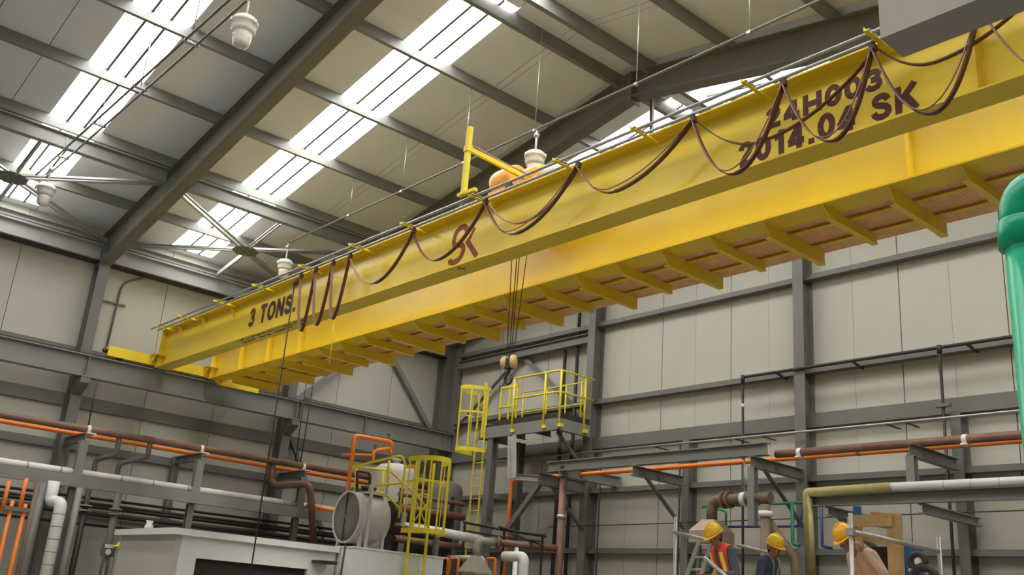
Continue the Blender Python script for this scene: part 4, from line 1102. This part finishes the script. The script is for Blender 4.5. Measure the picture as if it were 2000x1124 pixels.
# ------------------------------------------------------------------ railed platform in the corner
PY0, PY1, PX0, PX1 = 15.5, 16.55, -19.35, -16.42
pf = empty('railed_platform', (-17.9, 16, 5.78), label='grey steel platform with yellow handrails on the end wall near the corner', cat='platform')
mk('deck', MB().box(PX0, PX1, PY0, PY1, 6.06, 6.10), M['dark'], pf)
mk('edge_channel', MB().chan((PX0, PY0, 5.92), (PX1, PY0, 5.92), 0.28, 0.09, 0.012, flip=-1), M['steel_lit'], pf)
mk('edge_channel', MB().chan((PX1, PY0, 5.92), (PX1, PY1, 5.92), 0.28, 0.09, 0.012, flip=-1), M['steel_lit'], pf)
mk('edge_channel', MB().chan((PX0, PY0, 5.92), (PX0, PY1, 5.92), 0.28, 0.09, 0.012, flip=1), M['steel_lit'], pf)
mk('kerb', MB().box(PX0 + 0.5, PX1, PY0 + 0.02, PY0 + 0.03, 6.10, 6.20), M['dark'], pf)
mk('kerb', MB().box(PX1 - 0.03, PX1 - 0.02, PY0, PY1, 6.10, 6.20), M['dark'], pf)
for x in (-18.75, -17.8, -17.0):
    mk('joist', MB().chan((x, PY0 + 0.02, 5.97), (x, PY1, 5.97), 0.16, 0.06, 0.01), M['steel'], pf)
for a in ((-18.06, PY0), (-16.93, PY0), (PX1, PY0 + 0.03), (PX1, 16.35)):
    mk('rail_post', MB().tube([(a[0], a[1] - 0.02, 5.88), (a[0], a[1] - 0.02, 7.20)], 0.028, 8), M['yellow2'], pf)
    mk('post_foot', MB().box(a[0] - 0.01, a[0] + 0.09, a[1] - 0.05, a[1] + 0.05, 5.84, 5.92), M['yellow2'], pf)
for z in (7.20, 6.68):
    mk('rail', MB().tube(rnd([(-18.06, PY0 - 0.02, z), (PX1, PY0 - 0.02, z), (PX1, 16.62, z)], 0.15, 5), 0.026, 8), M['yellow2'], pf)
for z in (7.15, 6.62):
    mk('back_rail', MB().tube([(-19.0, PY1 - 0.02, z), (PX1 - 0.2, PY1 - 0.02, z)], 0.020, 8), M['yellow2'], pf)
for x in (-18.9, -18.0, -17.3, -16.75):
    mk('back_post', MB().tube([(x, PY1 - 0.02, 6.08), (x, PY1 - 0.02, 7.15)], 0.022, 8), M['yellow2'], pf)
for x, y in ((PX0 + 0.45, PY0 + 0.12), (PX0 + 0.55, PY1 - 0.1)):
    mk('leg', MB().ibeam((x, y, 0), (x, y, 5.80), 0.20, 0.20, up=(0, 1, 0)), M['steel'], pf)
mk('leg_tie', MB().box(PX0 + 0.36, PX0 + 0.64, PY0 + 0.2, PY1 - 0.2, 4.3, 4.42), M['steel'], pf)
mk('knee_brace', MB().angle((PX1 - 0.35, PY0 + 0.25, 5.78), (-16.6, 16.60, 4.95), 0.10, 0.09, 0.012), M['steel'], pf)
# gate and ladder cage at the left end
for x, z0, z1 in ((958, 852, 752), (943, 843, 752)):
    a, b = P(x, z0, Y=PY0), P(x, z1, Y=PY0)
for x in (-18.95, -18.62, -18.32):
    mk('gate_bar', MB().box(x - 0.022, x + 0.022, PY0 + 0.3, PY0 + 0.33, 6.10, 7.12), M['yellow2'], pf)
for z in (7.10, 6.60):
    mk('gate_rail', MB().box(-18.97, -18.30, PY0 + 0.29, PY0 + 0.34, z, z + 0.05), M['yellow2'], pf)
a = P(945, 850, Y=PY0)
mk('gate_post', MB().bar((a.x, PY0 - 0.05, 5.80), (a.x, PY0 - 0.05, 7.22), 0.06, 0.06, (0, 1, 0)), M['yellow2'], pf)
caged_ladder('caged_ladder', 'yellow caged ladder rising to the railed platform in the corner', (-19.42, 15.62), 0.36, 5.42, 7.0, 2.0, 7.05, (-0.15, -1), stiles=0.22, bands=(0.0, 0.62, 1.0), nbars=5, band_h=0.10)
# pale hanging channel, thin dark posts behind the platform
a, b = P(1003, 852, Y=15.3), P(1003, 935, Y=15.3)
mk('hanging_channel', MB().chan((a.x, 15.3, a.z), (b.x, 15.3, b.z), 0.20, 0.10, 0.012, up=(1, 0, 0)), mat('pale_channel_paint', (0.45, 0.44, 0.40), 0.5), label='pale grey channel hanging below the platform', cat='channel')
mk('cross_channel', MB().chan((b.x, 15.3, b.z + 0.03), (-16.5, 15.95, b.z - 0.02), 0.14, 0.07, 0.01), M['duct'], label='pale grey channel reaching from the hanging one to the column', cat='channel')
for x, lb in ((-17.75, 'left dark conduit behind the platform'), (-17.30, 'right dark conduit behind the platform')):
    e = empty('dark_conduit', (x, 16.8, 0), label=lb, cat='conduit')
    mk('pipe', MB().tube([(x, 16.85, 0.2), (x, 16.85, 8.2 if x < -17.5 else 9.5)], 0.045, 8), M['black'], e)

# ------------------------------------------------------------------ bottom centre: lamp hood, pipes, cable tray
hp = empty('lamp_hood', (-16.7, 13.6, 0), label='olive-grey pyramid hood on a bent pipe at the bottom centre', cat='hood')
Y0 = 13.6
t0, l0 = P(930, 1085, Y=Y0), P(898, 1118, Y=Y0)
hw, hx = 0.27, t0.x
vs = [(hx + sx * hw, Y0 + sy * hw, l0.z - 0.05) for sx, sy in ((-1, -1), (1, -1), (1, 1), (-1, 1))] + [(hx + sx * hw, Y0 + sy * hw, l0.z) for sx, sy in ((-1, -1), (1, -1), (1, 1), (-1, 1))] + [(hx + sx * 0.07, Y0 + sy * 0.07, t0.z) for sx, sy in ((-1, -1), (1, -1), (1, 1), (-1, 1))]
mk('canopy', MB().add(vs, [(j, (j + 1) % 4, 4 + (j + 1) % 4, 4 + j) for j in range(4)] + [(4 + j, 4 + (j + 1) % 4, 8 + (j + 1) % 4, 8 + j) for j in range(4)] + [(8, 9, 10, 11), (3, 2, 1, 0)]), M['olive'], hp)
pz = 3.06
pa, pb = V((hx + 0.05, Y0 + 0.12, pz)), V((-15.93, 15.2, pz))
pd_ = (pb - pa).normalized()
mk('neck', MB().tube(rnd([V((hx, Y0, t0.z - 0.02)), V((hx, Y0, pz)), pa + pd_ * 0.25], 0.2, 6), 0.085, 16), M['olive'], hp)
mk('pipe', MB().tube([pa + pd_ * 0.22, pb], 0.075, 14), M['brown'], hp)
mk('flange', MB().tube([pa + pd_ * 0.30, pa + pd_ * 0.36], 0.13, 16), M['tanpipe'], hp)
ps = pa + pd_ * 0.75
mk('stand', MB().tube([(ps.x, ps.y, 0), (ps.x, ps.y, pz)], 0.055, 10), M['white'], hp)
bpv = empty('brown_riser', (-15.9, 15.28, 0), label='brown vertical pipe beside the bracket column', cat='pipe')
q = P(1097, 1000, Y=15.28)
mk('pipe', MB().tube([(q.x, 15.28, 0), (q.x, 15.28, 4.60)], 0.085, 14), M['brown'], bpv)
q2 = P(1098, 1010, Y=15.28)
mk('collar', MB().tube([(q.x, 15.28, q2.z - 0.04), (q.x, 15.28, q2.z + 0.04)], 0.105, 14), M['galv'], bpv)
for i, (pts, r_, lb) in enumerate((([(1035, 1088), (1024, 1088), (1024, 1124)], 0.10, 'white bent pipe beside the brown riser'), ([(875, 1090), (943, 1092), (943, 1124)], 0.07, 'white bent pipe left of the olive hood'))):
    Y_ = 13.4 if i == 0 else 14.6
    q = [P(x, y, Y=Y_) for x, y in pts]
    q[0].z = q[1].z
    q[2] = V((q[1].x, Y_, 0.0))
    if i == 0:
        q[0].x = P(985, 1088, Y=Y_).x
    mk('white_pipe', MB().tube(rnd(q, 0.12, 6), r_, 16), M['whitepipe'], label=lb, cat='pipe')
q = [P(860, 1040, X=-17.6), P(940, 1056, X=-17.6)]
mk('white_pipe', MB().tube([q[0] + V((0, -1.0, 0)), q[0], q[1]], 0.10, 16), M['whitepipe'], label='white jacketed pipe passing behind the caged ladder foot', cat='pipe')
for x0, lb in ((868, 'left orange pipe pair frame at the bottom centre'), (888, 'middle orange pipe frame at the bottom centre'), (960, 'orange pipe frame right of the olive hood')):
    Y_ = 14.1
    a, b = P(x0 - 8, 1092, Y=Y_), P(x0 + 8, 1092, Y=Y_)
    e = empty('orange_pipe_stand', (a.x, Y_, 0), label=lb, cat='pipe frame', group='orange frames')
    mk('frame', MB().tube(rnd([(a.x, Y_, 0), (a.x, Y_, a.z), (b.x, Y_, a.z), (b.x, Y_, 0)], 0.05), 0.035, 8), M['orange'], e)
    mk('rung', MB().tube([(a.x, Y_, a.z - 0.3), (b.x, Y_, a.z - 0.3)], 0.02, 6), M['brown'], e)
tray = empty('cable_tray', (-15.5, 14, 3.2), label='black cable bundle on a tray below the orange riser', cat='cable tray')
for x0, y0, x1, y1, r_ in ((906, 1021, 1064, 1046, 0.030), (912, 1038, 1060, 1058, 0.024), (975, 1030, 1066, 1049, 0.026), (1000, 1042, 1062, 1066, 0.022)):
    a, b = P(x0, y0, Y=14.6), P(x1, y1, Y=14.6)
    mk('cable', MB().tube([a, (a + b) / 2 + V((0, 0.05, -0.03)), b], r_, 6), M['black'], tray)
for x in (908, 985, 1060):
    a = P(x, 1024 + (x - 906) * 0.16, Y=14.7)
    mk('tray_post', MB().box(a.x - 0.02, a.x + 0.02, 14.68, 14.72, 0, a.z), M['black'], tray)
e = empty('switch_box', (-18, 14.8, 3.1), label='small grey switch box on the platform leg', cat='switch box')
a = P(952, 1032, Y=14.9)
mk('box', MB().box(a.x - 0.09, a.x + 0.09, 14.85, 14.98, a.z - 0.12, a.z + 0.12), M['tankend'], e)
mk('label_plate', MB().box(a.x - 0.05, a.x + 0.05, 14.845, 14.85, a.z + 0.02, a.z + 0.07), M['dark'], e)
mk('stand', MB().box(a.x - 0.03, a.x + 0.03, 14.9, 14.96, 0, a.z - 0.12), M['steel'], e)

# ------------------------------------------------------------------ timber frame, blue machine, hose, scaffold
tf = empty('timber_support', (-6.2, 11.6, 0), label='rough pale timber frame behind the worker in the tan shirt', cat='frame')
Yt = 11.6
a, b = P(1672, 1012, Y=Yt), P(1746, 1008, Y=Yt)
mk('post', MB().box(a.x - 0.09, a.x + 0.05, Yt - 0.07, Yt + 0.07, 0, a.z), M['wood'], tf)
mk('post', MB().box(b.x - 0.07, b.x + 0.07, Yt - 0.07, Yt + 0.07, 0, b.z + 0.02), M['wood'], tf)
mk('header', MB().bar((a.x - 0.03, Yt - 0.09, a.z - 0.05), (b.x + 0.02, Yt - 0.09, b.z - 0.07), 0.05, 0.14), M['wood'], tf)
mk('upper_board', MB().bar((a.x + 0.2, Yt + 0.02, a.z + 0.04), (b.x - 0.06, Yt + 0.02, b.z + 0.0), 0.05, 0.06), M['wood'], tf)
mk('brace_board', MB().bar((b.x - 0.5, Yt + 0.09, b.z - 0.24), (b.x - 0.03, Yt + 0.09, b.z - 0.34), 0.04, 0.09), M['wood'], tf)
bm_ = empty('blue_machine', (-6.0, 12.4, 0), label='blue machine body standing behind the timber frame', cat='machine')
a, b = P(1757, 1062, Y=12.3), P(1777, 1066, Y=12.3)
mk('column', MB().box(a.x - 0.62, b.x - 0.05, 12.2, 12.7, 0, P(1700, 1070, Y=12.3).z), M['dark'], bm_)
mk('blue_side', MB().prism([(a.x - 0.05, 12.15, 0), (b.x + 0.16, 12.15, 0), (a.x + 0.13, 12.15, a.z), (a.x - 0.05, 12.15, a.z)], (0, 0.5, 0)), M['bluec'], bm_)
mk('blue_post', MB().box(P(1675, 1000, Y=12.3).x - 0.04, P(1675, 1000, Y=12.3).x + 0.04, 12.25, 12.33, 0, P(1675, 990, Y=12.3).z), M['bluec'], bm_)
hr = empty('hose_coil', (-4.6, 10.6, 1.25), label='black round hose coil with a white hub at the lower right', cat='hose')
Yh = 10.6
c = P(1793, 1098, Y=Yh)
mk('coil', MB().tube([c + V((0.085 * math.cos(t), 0, 0.085 * math.sin(t))) for t in (2 * math.pi * i / 24 for i in range(24))], 0.032, 10, closed=True), M['black'], hr)
mk('hub', MB().lathe([(0.045, -0.02), (0.05, 0), (0.02, 0.02)], c, (0, -1, 0), 16), M['white'], hr)
pts = [P(x, y, Y=Yh) for x, y in ((1783, 1124), (1790, 1113), (1802, 1107), (1816, 1112), (1828, 1124))]
pts = [pts[0] + V((-0.05, 0, -0.95))] + pts + [pts[-1] + V((0.05, 0, -0.95))]
mk('hose', MB().tube(rnd(pts, 0.06, 4), 0.045, 12), M['black'], hr)
mk('handle', MB().tube([P(1784, 1110, Y=Yh), P(1776, 1116, Y=Yh)], 0.02, 8), M['white'], hr)

DK = 1.25
sf = empty('scaffold_deck', (-7.2, 11, 0), label='tube scaffold with a plank deck that carries the three workers', cat='scaffold')
for i in range(8):
    mk('plank', MB().box(-10.1, -4.3, 9.95 + 0.27 * i, 10.2 + 0.27 * i, DK - 0.05, DK), M['wood'], sf)
for x in (-9.9, -7.2, -4.5):
    for y in (10.0, 12.0):
        mk('leg_tube', MB().tube([(x, y, 0), (x, y, DK - 0.05)], 0.025, 8), M['alu'], sf)
    mk('ledger', MB().tube([(x, 9.95, DK - 0.08), (x, 12.1, DK - 0.08)], 0.025, 8), M['alu'], sf)
Yp = 10.25
a = P(1661, 1003, Y=Yp)
mk('standard', MB().tube([(a.x, Yp, 0), (a.x, Yp, a.z)], 0.026, 10), M['galv'], sf)
a2, b2 = P(1668, 1040, Y=Yp), P(1835, 1078, Y=Yp + 1.3)
mk('guard_tube', MB().tube([a2, b2], 0.026, 10), M['alu'], sf)
mk('coupler', MB().box(a.x - 0.04, a.x + 0.05, Yp - 0.05, Yp + 0.05, a2.z - 0.04, a2.z + 0.04), M['galv'], sf)
b = P(1838, 1050, Y=Yp + 1.3)
mk('standard', MB().tube([(b2.x, Yp + 1.3, 0), (b2.x, Yp + 1.3, b.z)], 0.028, 10), M['galv'], sf)
a = P(1320, 1010, Y=11.4)
mk('standard', MB().tube([(a.x, 11.4, 0), (a.x, 11.4, a.z)], 0.026, 10), M['alu'], sf)
mk('guard_tube', MB().tube([P(1316, 1040, Y=11.4), P(1400, 1060, Y=11.25)], 0.026, 10), M['alu'], sf)
mk('guard_tube', MB().tube([P(1440, 1065, Y=12.2), P(1500, 1080, Y=12.2)], 0.022, 10), M['alu'], sf)
lad = empty('aluminium_ladder', (-9, 11.0, DK), label='aluminium ladder leaning left of the worker in the orange vest', cat='ladder')
Ya = 11.25
s1, s2 = (P(1366, 1057, Y=Ya), P(1342, 1124, Y=Ya)), (P(1390, 1058, Y=Ya), P(1370, 1124, Y=Ya))
ext = lambda p: p[1] + (p[1] - p[0]) * ((p[1].z - DK) / (p[0].z - p[1].z))
for p in (s1, s2):
    mk('stile', MB().bar(p[0], ext(p), 0.03, 0.06), M['alu'], lad)
for i in range(7):
    t = 0.12 + i * 0.36
    p0, p1 = s1[0] + (s1[1] - s1[0]) * t, s2[0] + (s2[1] - s2[0]) * t
    mk('rung', MB().tube([p0, p1], 0.016, 8), M['alu'], lad)
mk('brace_tube', MB().tube([P(1376, 1090, Y=10.9), P(1410, 1120, Y=10.9), P(1440, 1146, Y=10.9)], 0.028, 10), M['alu'], sf)

# ------------------------------------------------------------------ the three workers
import numpy as np
R0 = V((math.cos(YAW), math.sin(YAW), 0))          # towards picture right, level
CD = V((math.sin(YAW), -math.cos(YAW), 0))         # towards the camera, level

def capsule(p0, r0, p1, r1, n=14):
    p0, p1 = V(p0), V(p1)
    d = p1 - p0
    L = d.length
    prof = [(r0 * math.sin(t) + 1e-4, -r0 * math.cos(t)) for t in (math.pi / 2 * i / 4 for i in range(5))]
    prof += [(r1 * math.cos(t) + 1e-4, L + r1 * math.sin(t)) for t in (math.pi / 2 * i / 4 for i in range(5))]
    return MB().lathe(prof, p0, d if L > 1e-5 else (0, 0, 1), n)

def worker(name, label, base, face, J, mats, pitch, helmet_mat, hands, twist=0.0, shells=()):
    F = V(face).normalized()
    Lf = V((0, 0, 1)).cross(F)
    B = V((base.x, base.y, DK))
    W = lambda q: B + F * q[0] + Lf * q[1] + V((0, 0, q[2]))
    j = {k: W(v) for k, v in J.items()}
    SH, TR, SK, HR, BT = range(5)                  # shirt, trousers, skin, hair, boots
    pr = []
    add = lambda a, ra, b, rb, mi, tg='': pr.append((V(a), ra, V(b), rb, mi, tg))
    up = (j['neck'] - j['pelvis']).normalized()
    # torso: overlapping side-by-side columns so that it is wider than deep
    for s in (-1, 1):
        add(j['pelvis'] + Lf * 0.07 * s, 0.115, j['chest'] + Lf * 0.075 * s, 0.115, SH, 'torso')
        add(j['chest'] + Lf * 0.075 * s, 0.115, j['upper'] + Lf * 0.085 * s, 0.115, SH, 'torso')
        sh = j['upper'] + Lf * 0.175 * s + V((0, 0, 0.02))
        add(j['upper'] + Lf * 0.05 * s + up * 0.05, 0.075, sh, 0.068, SH, 'torso')
        k = 'L' if s > 0 else 'R'
        add(sh, 0.070, j['elbow' + k], 0.050, SH, 'arm')
        add(j['elbow' + k], 0.050, j['wrist' + k], 0.036, SH, 'arm')
        hip = j['pelvis'] + Lf * 0.095 * s
        kn = B + Lf * 0.11 * s + F * 0.03 + V((0, 0, 0.50))
        an = B + Lf * 0.11 * s - F * 0.02 + V((0, 0, 0.10))
        add(hip, 0.105, kn, 0.070, TR)
        add(kn, 0.070, an, 0.048, TR)
        add(an + V((0, 0, -0.05)), 0.045, an + F * 0.17 + V((0, 0, -0.06)), 0.036, BT)
    add(j['pelvis'], 0.14, j['pelvis'] + V((0, 0, 0.10)), 0.13, TR, '')
    add(j['neck'] - up * 0.04, 0.058, j['head'] - V((0, 0, 0.05)), 0.054, SK)
    # head frame
    fh = (F * math.cos(pitch) - V((0, 0, 1)) * math.sin(pitch))
    if twist:
        fh = Matrix.Rotation(twist, 3, 'Z') @ fh
    lh = V((0, 0, 1)).cross(fh).normalized()
    uh = fh.cross(lh)
    h = j['head']
    hp = lambda a, b, c: h + fh * a + lh * b + uh * c
    add(hp(-0.02, 0, 0.035), 0.088, hp(0.015, 0, 0.03), 0.082, SK, 'head')
    add(hp(-0.035, 0, 0.0), 0.080, hp(-0.03, 0, -0.04), 0.060, HR, 'head')
    add(hp(0.03, 0, -0.01), 0.070, hp(0.055, 0, -0.075), 0.040, SK, 'head')
    add(hp(0.05, 0.03, -0.03), 0.030, hp(0.05, -0.03, -0.03), 0.030, SK, 'head')
    add(hp(0.092, 0, 0.015), 0.008, hp(0.113, 0, -0.022), 0.014, SK, 'head')
    add(hp(0.088, 0.03, 0.03), 0.010, hp(0.088, -0.03, 0.03), 0.010, SK, 'head')
    add(hp(0.088, 0.018, -0.055), 0.010, hp(0.088, -0.018, -0.055), 0.010, SK, 'head')
    for s in (-1, 1):
        add(hp(-0.005, 0.083 * s, 0.02), 0.012, hp(-0.012, 0.086 * s, -0.025), 0.010, SK, 'head')
    # hands: palm, four unequal curled fingers, thumb
    for k, (dirn, nrm, curl) in hands.items():
        w = j['wrist' + k]
        d = (F * dirn[0] + Lf * dirn[1] + V((0, 0, dirn[2]))).normalized()
        n = (F * nrm[0] + Lf * nrm[1] + V((0, 0, nrm[2])))
        n = (n - d * n.dot(d)).normalized()         # palm side
        s = d.cross(n)
        if k == 'R':
            s = -s                                  # thumb side
        for q in (-0.026, -0.009, 0.009, 0.026):
            add(w + d * 0.015 + s * q * 0.6, 0.017, w + d * 0.078 + s * q, 0.012, SK, 'hand')
        for q, ln in ((0.028, 0.9), (0.0095, 1.0), (-0.0095, 0.93), (-0.028, 0.75)):
            p = w + d * 0.082 + s * q
            for seg, L_ in enumerate((0.040, 0.028, 0.020)):
                a = curl * (seg + 0.6)
                e_ = p + (d * math.cos(a) + n * math.sin(a)) * L_ * ln
                add(p, 0.0095 - 0.0008 * seg, e_, 0.0088 - 0.0008 * seg, SK, 'hand')
                p = e_
        p = w + d * 0.03 + s * 0.030
        e_ = p + (d * 0.55 + s * 0.65 + n * 0.35).normalized() * 0.042
        add(p, 0.013, e_, 0.011, SK, 'hand')
        add(e_, 0.011, e_ + (d * 0.8 + n * 0.6).normalized() * 0.030, 0.009, SK, 'hand')
    mb = MB()
    for a, ra, b, rb, mi, tg in pr:
        c = capsule(a, ra, b, rb)
        mb.add(c.v, c.f)
    tmp = bpy.data.meshes.new('tmp')
    tmp.from_pydata([tuple(p - B) for p in mb.v], [], mb.f)
    t = bpy.data.objects.new('tmp', tmp)
    COL.objects.link(t)
    rm_ = t.modifiers.new('r', 'REMESH')
    rm_.mode = 'VOXEL'
    rm_.voxel_size = 0.0075
    sm = t.modifiers.new('s', 'SMOOTH')
    sm.iterations = 3
    sm.factor = 0.5
    dg = bpy.context.evaluated_depsgraph_get()
    me = bpy.data.meshes.new_from_object(t.evaluated_get(dg))
    bpy.data.objects.remove(t)
    nv = len(me.vertices)
    co = np.empty(nv * 3)
    me.vertices.foreach_get('co', co)
    co = co.reshape(-1, 3) + np.array(B)
    polys = [tuple(p.vertices) for p in me.polygons]
    cen = np.array([co[list(p)].mean(axis=0) for p in polys])
    best = np.full(len(polys), 1e9)
    mi_, tg_ = np.zeros(len(polys), int), np.zeros(len(polys), int)
    for i, (a, ra, b, rb, mi, tg) in enumerate(pr):
        a_, b_ = np.array(a), np.array(b)
        d = b_ - a_
        q = np.clip(((cen - a_) @ d) / max(1e-9, d @ d), 0, 1)
        dist = np.linalg.norm(cen - a_ - q[:, None] * d, axis=1) - (ra + (rb - ra) * q)
        mk_ = dist < best
        best[mk_] = dist[mk_]
        mi_[mk_] = mi
        tg_[mk_] = i
    me.polygons.foreach_set('material_index', mi_)
    me.polygons.foreach_set('use_smooth', [True] * len(polys))
    for q in mats:
        me.materials.append(M[q])
    me.name = 'person'
    root = bpy.data.objects.new('person', me)
    COL.objects.link(root)
    root.location = B
    BASE[root.name] = B.copy()
    tag(root, label, 'person')
    # garments that follow the body
    nrm = np.empty(nv * 3)
    me.vertices.foreach_get('normal', nrm)
    nrm = nrm.reshape(-1, 3)
    local = np.stack([(cen - np.array(B)) @ np.array(F), (cen - np.array(B)) @ np.array(Lf), cen[:, 2] - DK], axis=1)
    tags = [pr[i][5] for i in tg_]
    fn = np.array([me.polygons[i].normal for i in range(len(polys))])
    front = fn @ np.array(F)
    for nm, mt, fnc, off in shells:
        idx = [i for i in range(len(polys)) if fnc(tags[i], *local[i], front[i])]
        if not idx:
            continue
        vm, vs = {}, []
        fs = []
        for i in idx:
            f_ = []
            for v in polys[i]:
                if v not in vm:
                    vm[v] = len(vs)
                    vs.append(V(co[v] + nrm[v] * off))
                f_.append(vm[v])
            fs.append(tuple(f_))
        o = mk(nm, MB().add(vs, fs, True), M[mt], root)
        so = o.modifiers.new('thick', 'SOLIDIFY')
        so.thickness = 0.006
    # hard hat
    prof = []
    hb = hp(-0.01, 0, 0.045)
    vs, fs = [], []
    N = 28
    rings = [(1.0, 0.0), (0.99, 0.03), (0.95, 0.06), (0.85, 0.09), (0.68, 0.115), (0.42, 0.132), (0.15, 0.138)]
    for rr, z in rings:
        for i in range(N):
            a = 2 * math.pi * i / N
            vs.append(hb + fh * (0.128 * rr * math.cos(a)) + lh * (0.108 * rr * math.sin(a)) + uh * (z + 0.012))
    vs.append(hb + uh * 0.152)
    for k in range(len(rings) - 1):
        fs += [(k * N + i, k * N + (i + 1) % N, (k + 1) * N + (i + 1) % N, (k + 1) * N + i) for i in range(N)]
    fs += [((len(rings) - 1) * N + i, (len(rings) - 1) * N + (i + 1) % N, len(vs) - 1) for i in range(N)]
    hm = mk('hard_hat', MB().add(vs, fs, True), M[helmet_mat], root)
    so = hm.modifiers.new('thick', 'SOLIDIFY')
    so.thickness = 0.004
    vs, fs = [], []
    for i in range(N):
        a = 2 * math.pi * i / N
        ex = 0.012 + 0.045 * max(0, math.cos(a)) ** 1.5
        for q, dz in ((0.0, 0.016), (ex, 0.004)):
            vs.append(hb + fh * ((0.127 + q) * math.cos(a)) + lh * ((0.107 + q * 0.8) * math.sin(a)) + uh * dz)
    fs = [(2 * i, 2 * i + 1, (2 * i + 3) % (2 * N), (2 * i + 2) % (2 * N)) for i in range(N)]
    bm2 = mk('brim', MB().add(vs, fs, True), M[helmet_mat], hm)
    so = bm2.modifiers.new('thick', 'SOLIDIFY')
    so.thickness = 0.005
    rid = [hb + fh * (0.128 * math.cos(t)) + uh * (0.014 + 0.145 * math.sin(t)) for t in (math.pi * (0.12 + 0.76 * i / 12) for i in range(13))]
    mk('ridge', MB().tube(rid, 0.010, 8), M[helmet_mat], hm)
    for s in (-1, 1):
        mk('eye', MB().ball(hp(0.078, 0.030 * s, 0.008), 0.012, 10, 6), M['white'], root)
    return root

hx1 = P(1397, 1050, Y=11.0)
F1 = (-R0 * math.cos(0.42) + CD * math.sin(0.42))
base1 = V((hx1.x, hx1.y, 0)) - F1 * 0.24
zc = hx1.z - DK
vest_fn = lambda t, f, l, z, fr: t == 'torso' and 0.88 < z < 1.50 and not (fr > 0.35 and abs(l) < 0.035)
stripe_fn = lambda t, f, l, z, fr: t == 'torso' and 0.90 < z < 1.36 and 0.085 < abs(l) < 0.135 and fr > 0.1
worker('person', 'worker in yellow hard hat and orange reflective vest looking down beside the ladder', base1, F1,
       dict(pelvis=(0, 0, 0.93), chest=(0.05, 0, zc - 0.36), upper=(0.11, 0, zc - 0.20), neck=(0.165, 0, zc - 0.10), head=(0.24, 0, zc),
            elbowL=(0.09, 0.27, zc - 0.47), wristL=(0.31, 0.17, zc - 0.50), elbowR=(0.16, -0.26, zc - 0.45), wristR=(0.34, -0.06, zc - 0.46)),
       ['slate', 'denim', 'skin', 'hair', 'black'], 0.62, 'helmet', {'L': ((1, -0.45, -0.15), (0, -0.4, -1), 0.55), 'R': ((1, 0.4, -0.1), (0, 0.3, -1), 0.55)},
       shells=(('safety_vest', 'vest', vest_fn, 0.012), ('reflective_stripe', 'reflect', stripe_fn, 0.019)))

hx2 = P(1512, 1072, Y=11.6)
F2 = (R0 * math.cos(0.75) + CD * math.sin(0.75))
base2 = V((hx2.x, hx2.y, 0)) - F2 * 0.13
zc = hx2.z - DK
strap_fn = lambda t, f, l, z, fr: t == 'torso' and 0.95 < z < 1.60 and abs(abs(l) - (0.055 + 0.16 * max(0, z - 1.12))) < 0.022
worker('person', 'worker in yellow hard hat and navy clothes with a grey safety harness', base2, F2,
       dict(pelvis=(0, 0, 0.93), chest=(0.02, 0, zc - 0.37), upper=(0.05, 0, zc - 0.21), neck=(0.075, 0, zc - 0.10), head=(0.13, 0, zc),
            elbowL=(0.03, 0.27, zc - 0.48), wristL=(0.24, 0.18, zc - 0.56), elbowR=(0.03, -0.27, zc - 0.48), wristR=(0.26, -0.14, zc - 0.56)),
       ['navy', 'denim', 'skin', 'hair', 'black'], 0.42, 'helmet', {'L': ((1, -0.3, -0.3), (0, -1, -0.2), 0.4), 'R': ((1, 0.3, -0.3), (0, 1, -0.2), 0.4)},
       twist=-0.35, shells=(('harness_strap', 'webbing', strap_fn, 0.008),))

hx3 = P(1653, 1055, Y=10.6)
F3 = (-R0 * math.cos(0.30) + CD * math.sin(0.30))
base3 = V((hx3.x, hx3.y, 0)) - F3 * 0.47
zc = hx3.z - DK
collar_fn = lambda t, f, l, z, fr: t == 'torso' and z > zc - 0.10 and f > 0.16 and abs(l) < 0.10
worker('person', 'worker in amber hard hat and tan shirt, leaning with one hand raised to a pole', base3, F3,
       dict(pelvis=(0, 0, 0.93), chest=(0.13, 0, zc - 0.33), upper=(0.26, 0, zc - 0.185), neck=(0.365, 0, zc - 0.09), head=(0.47, 0, zc),
            elbowL=(0.20, 0.30, zc - 0.36), wristL=(0.385, 0.20, zc - 0.14), elbowR=(0.16, -0.28, zc - 0.45), wristR=(0.18, -0.22, zc - 0.66)),
       ['tan', 'denim', 'skin', 'hair', 'black'], 0.72, 'helmet2', {'L': ((0.55, 0.0, 0.85), (0.3, -1, 0), 0.55), 'R': ((1, 0.2, 0.2), (0, 0.2, -1), 0.4)},
       shells=(('collar', 'tan', collar_fn, 0.012),))
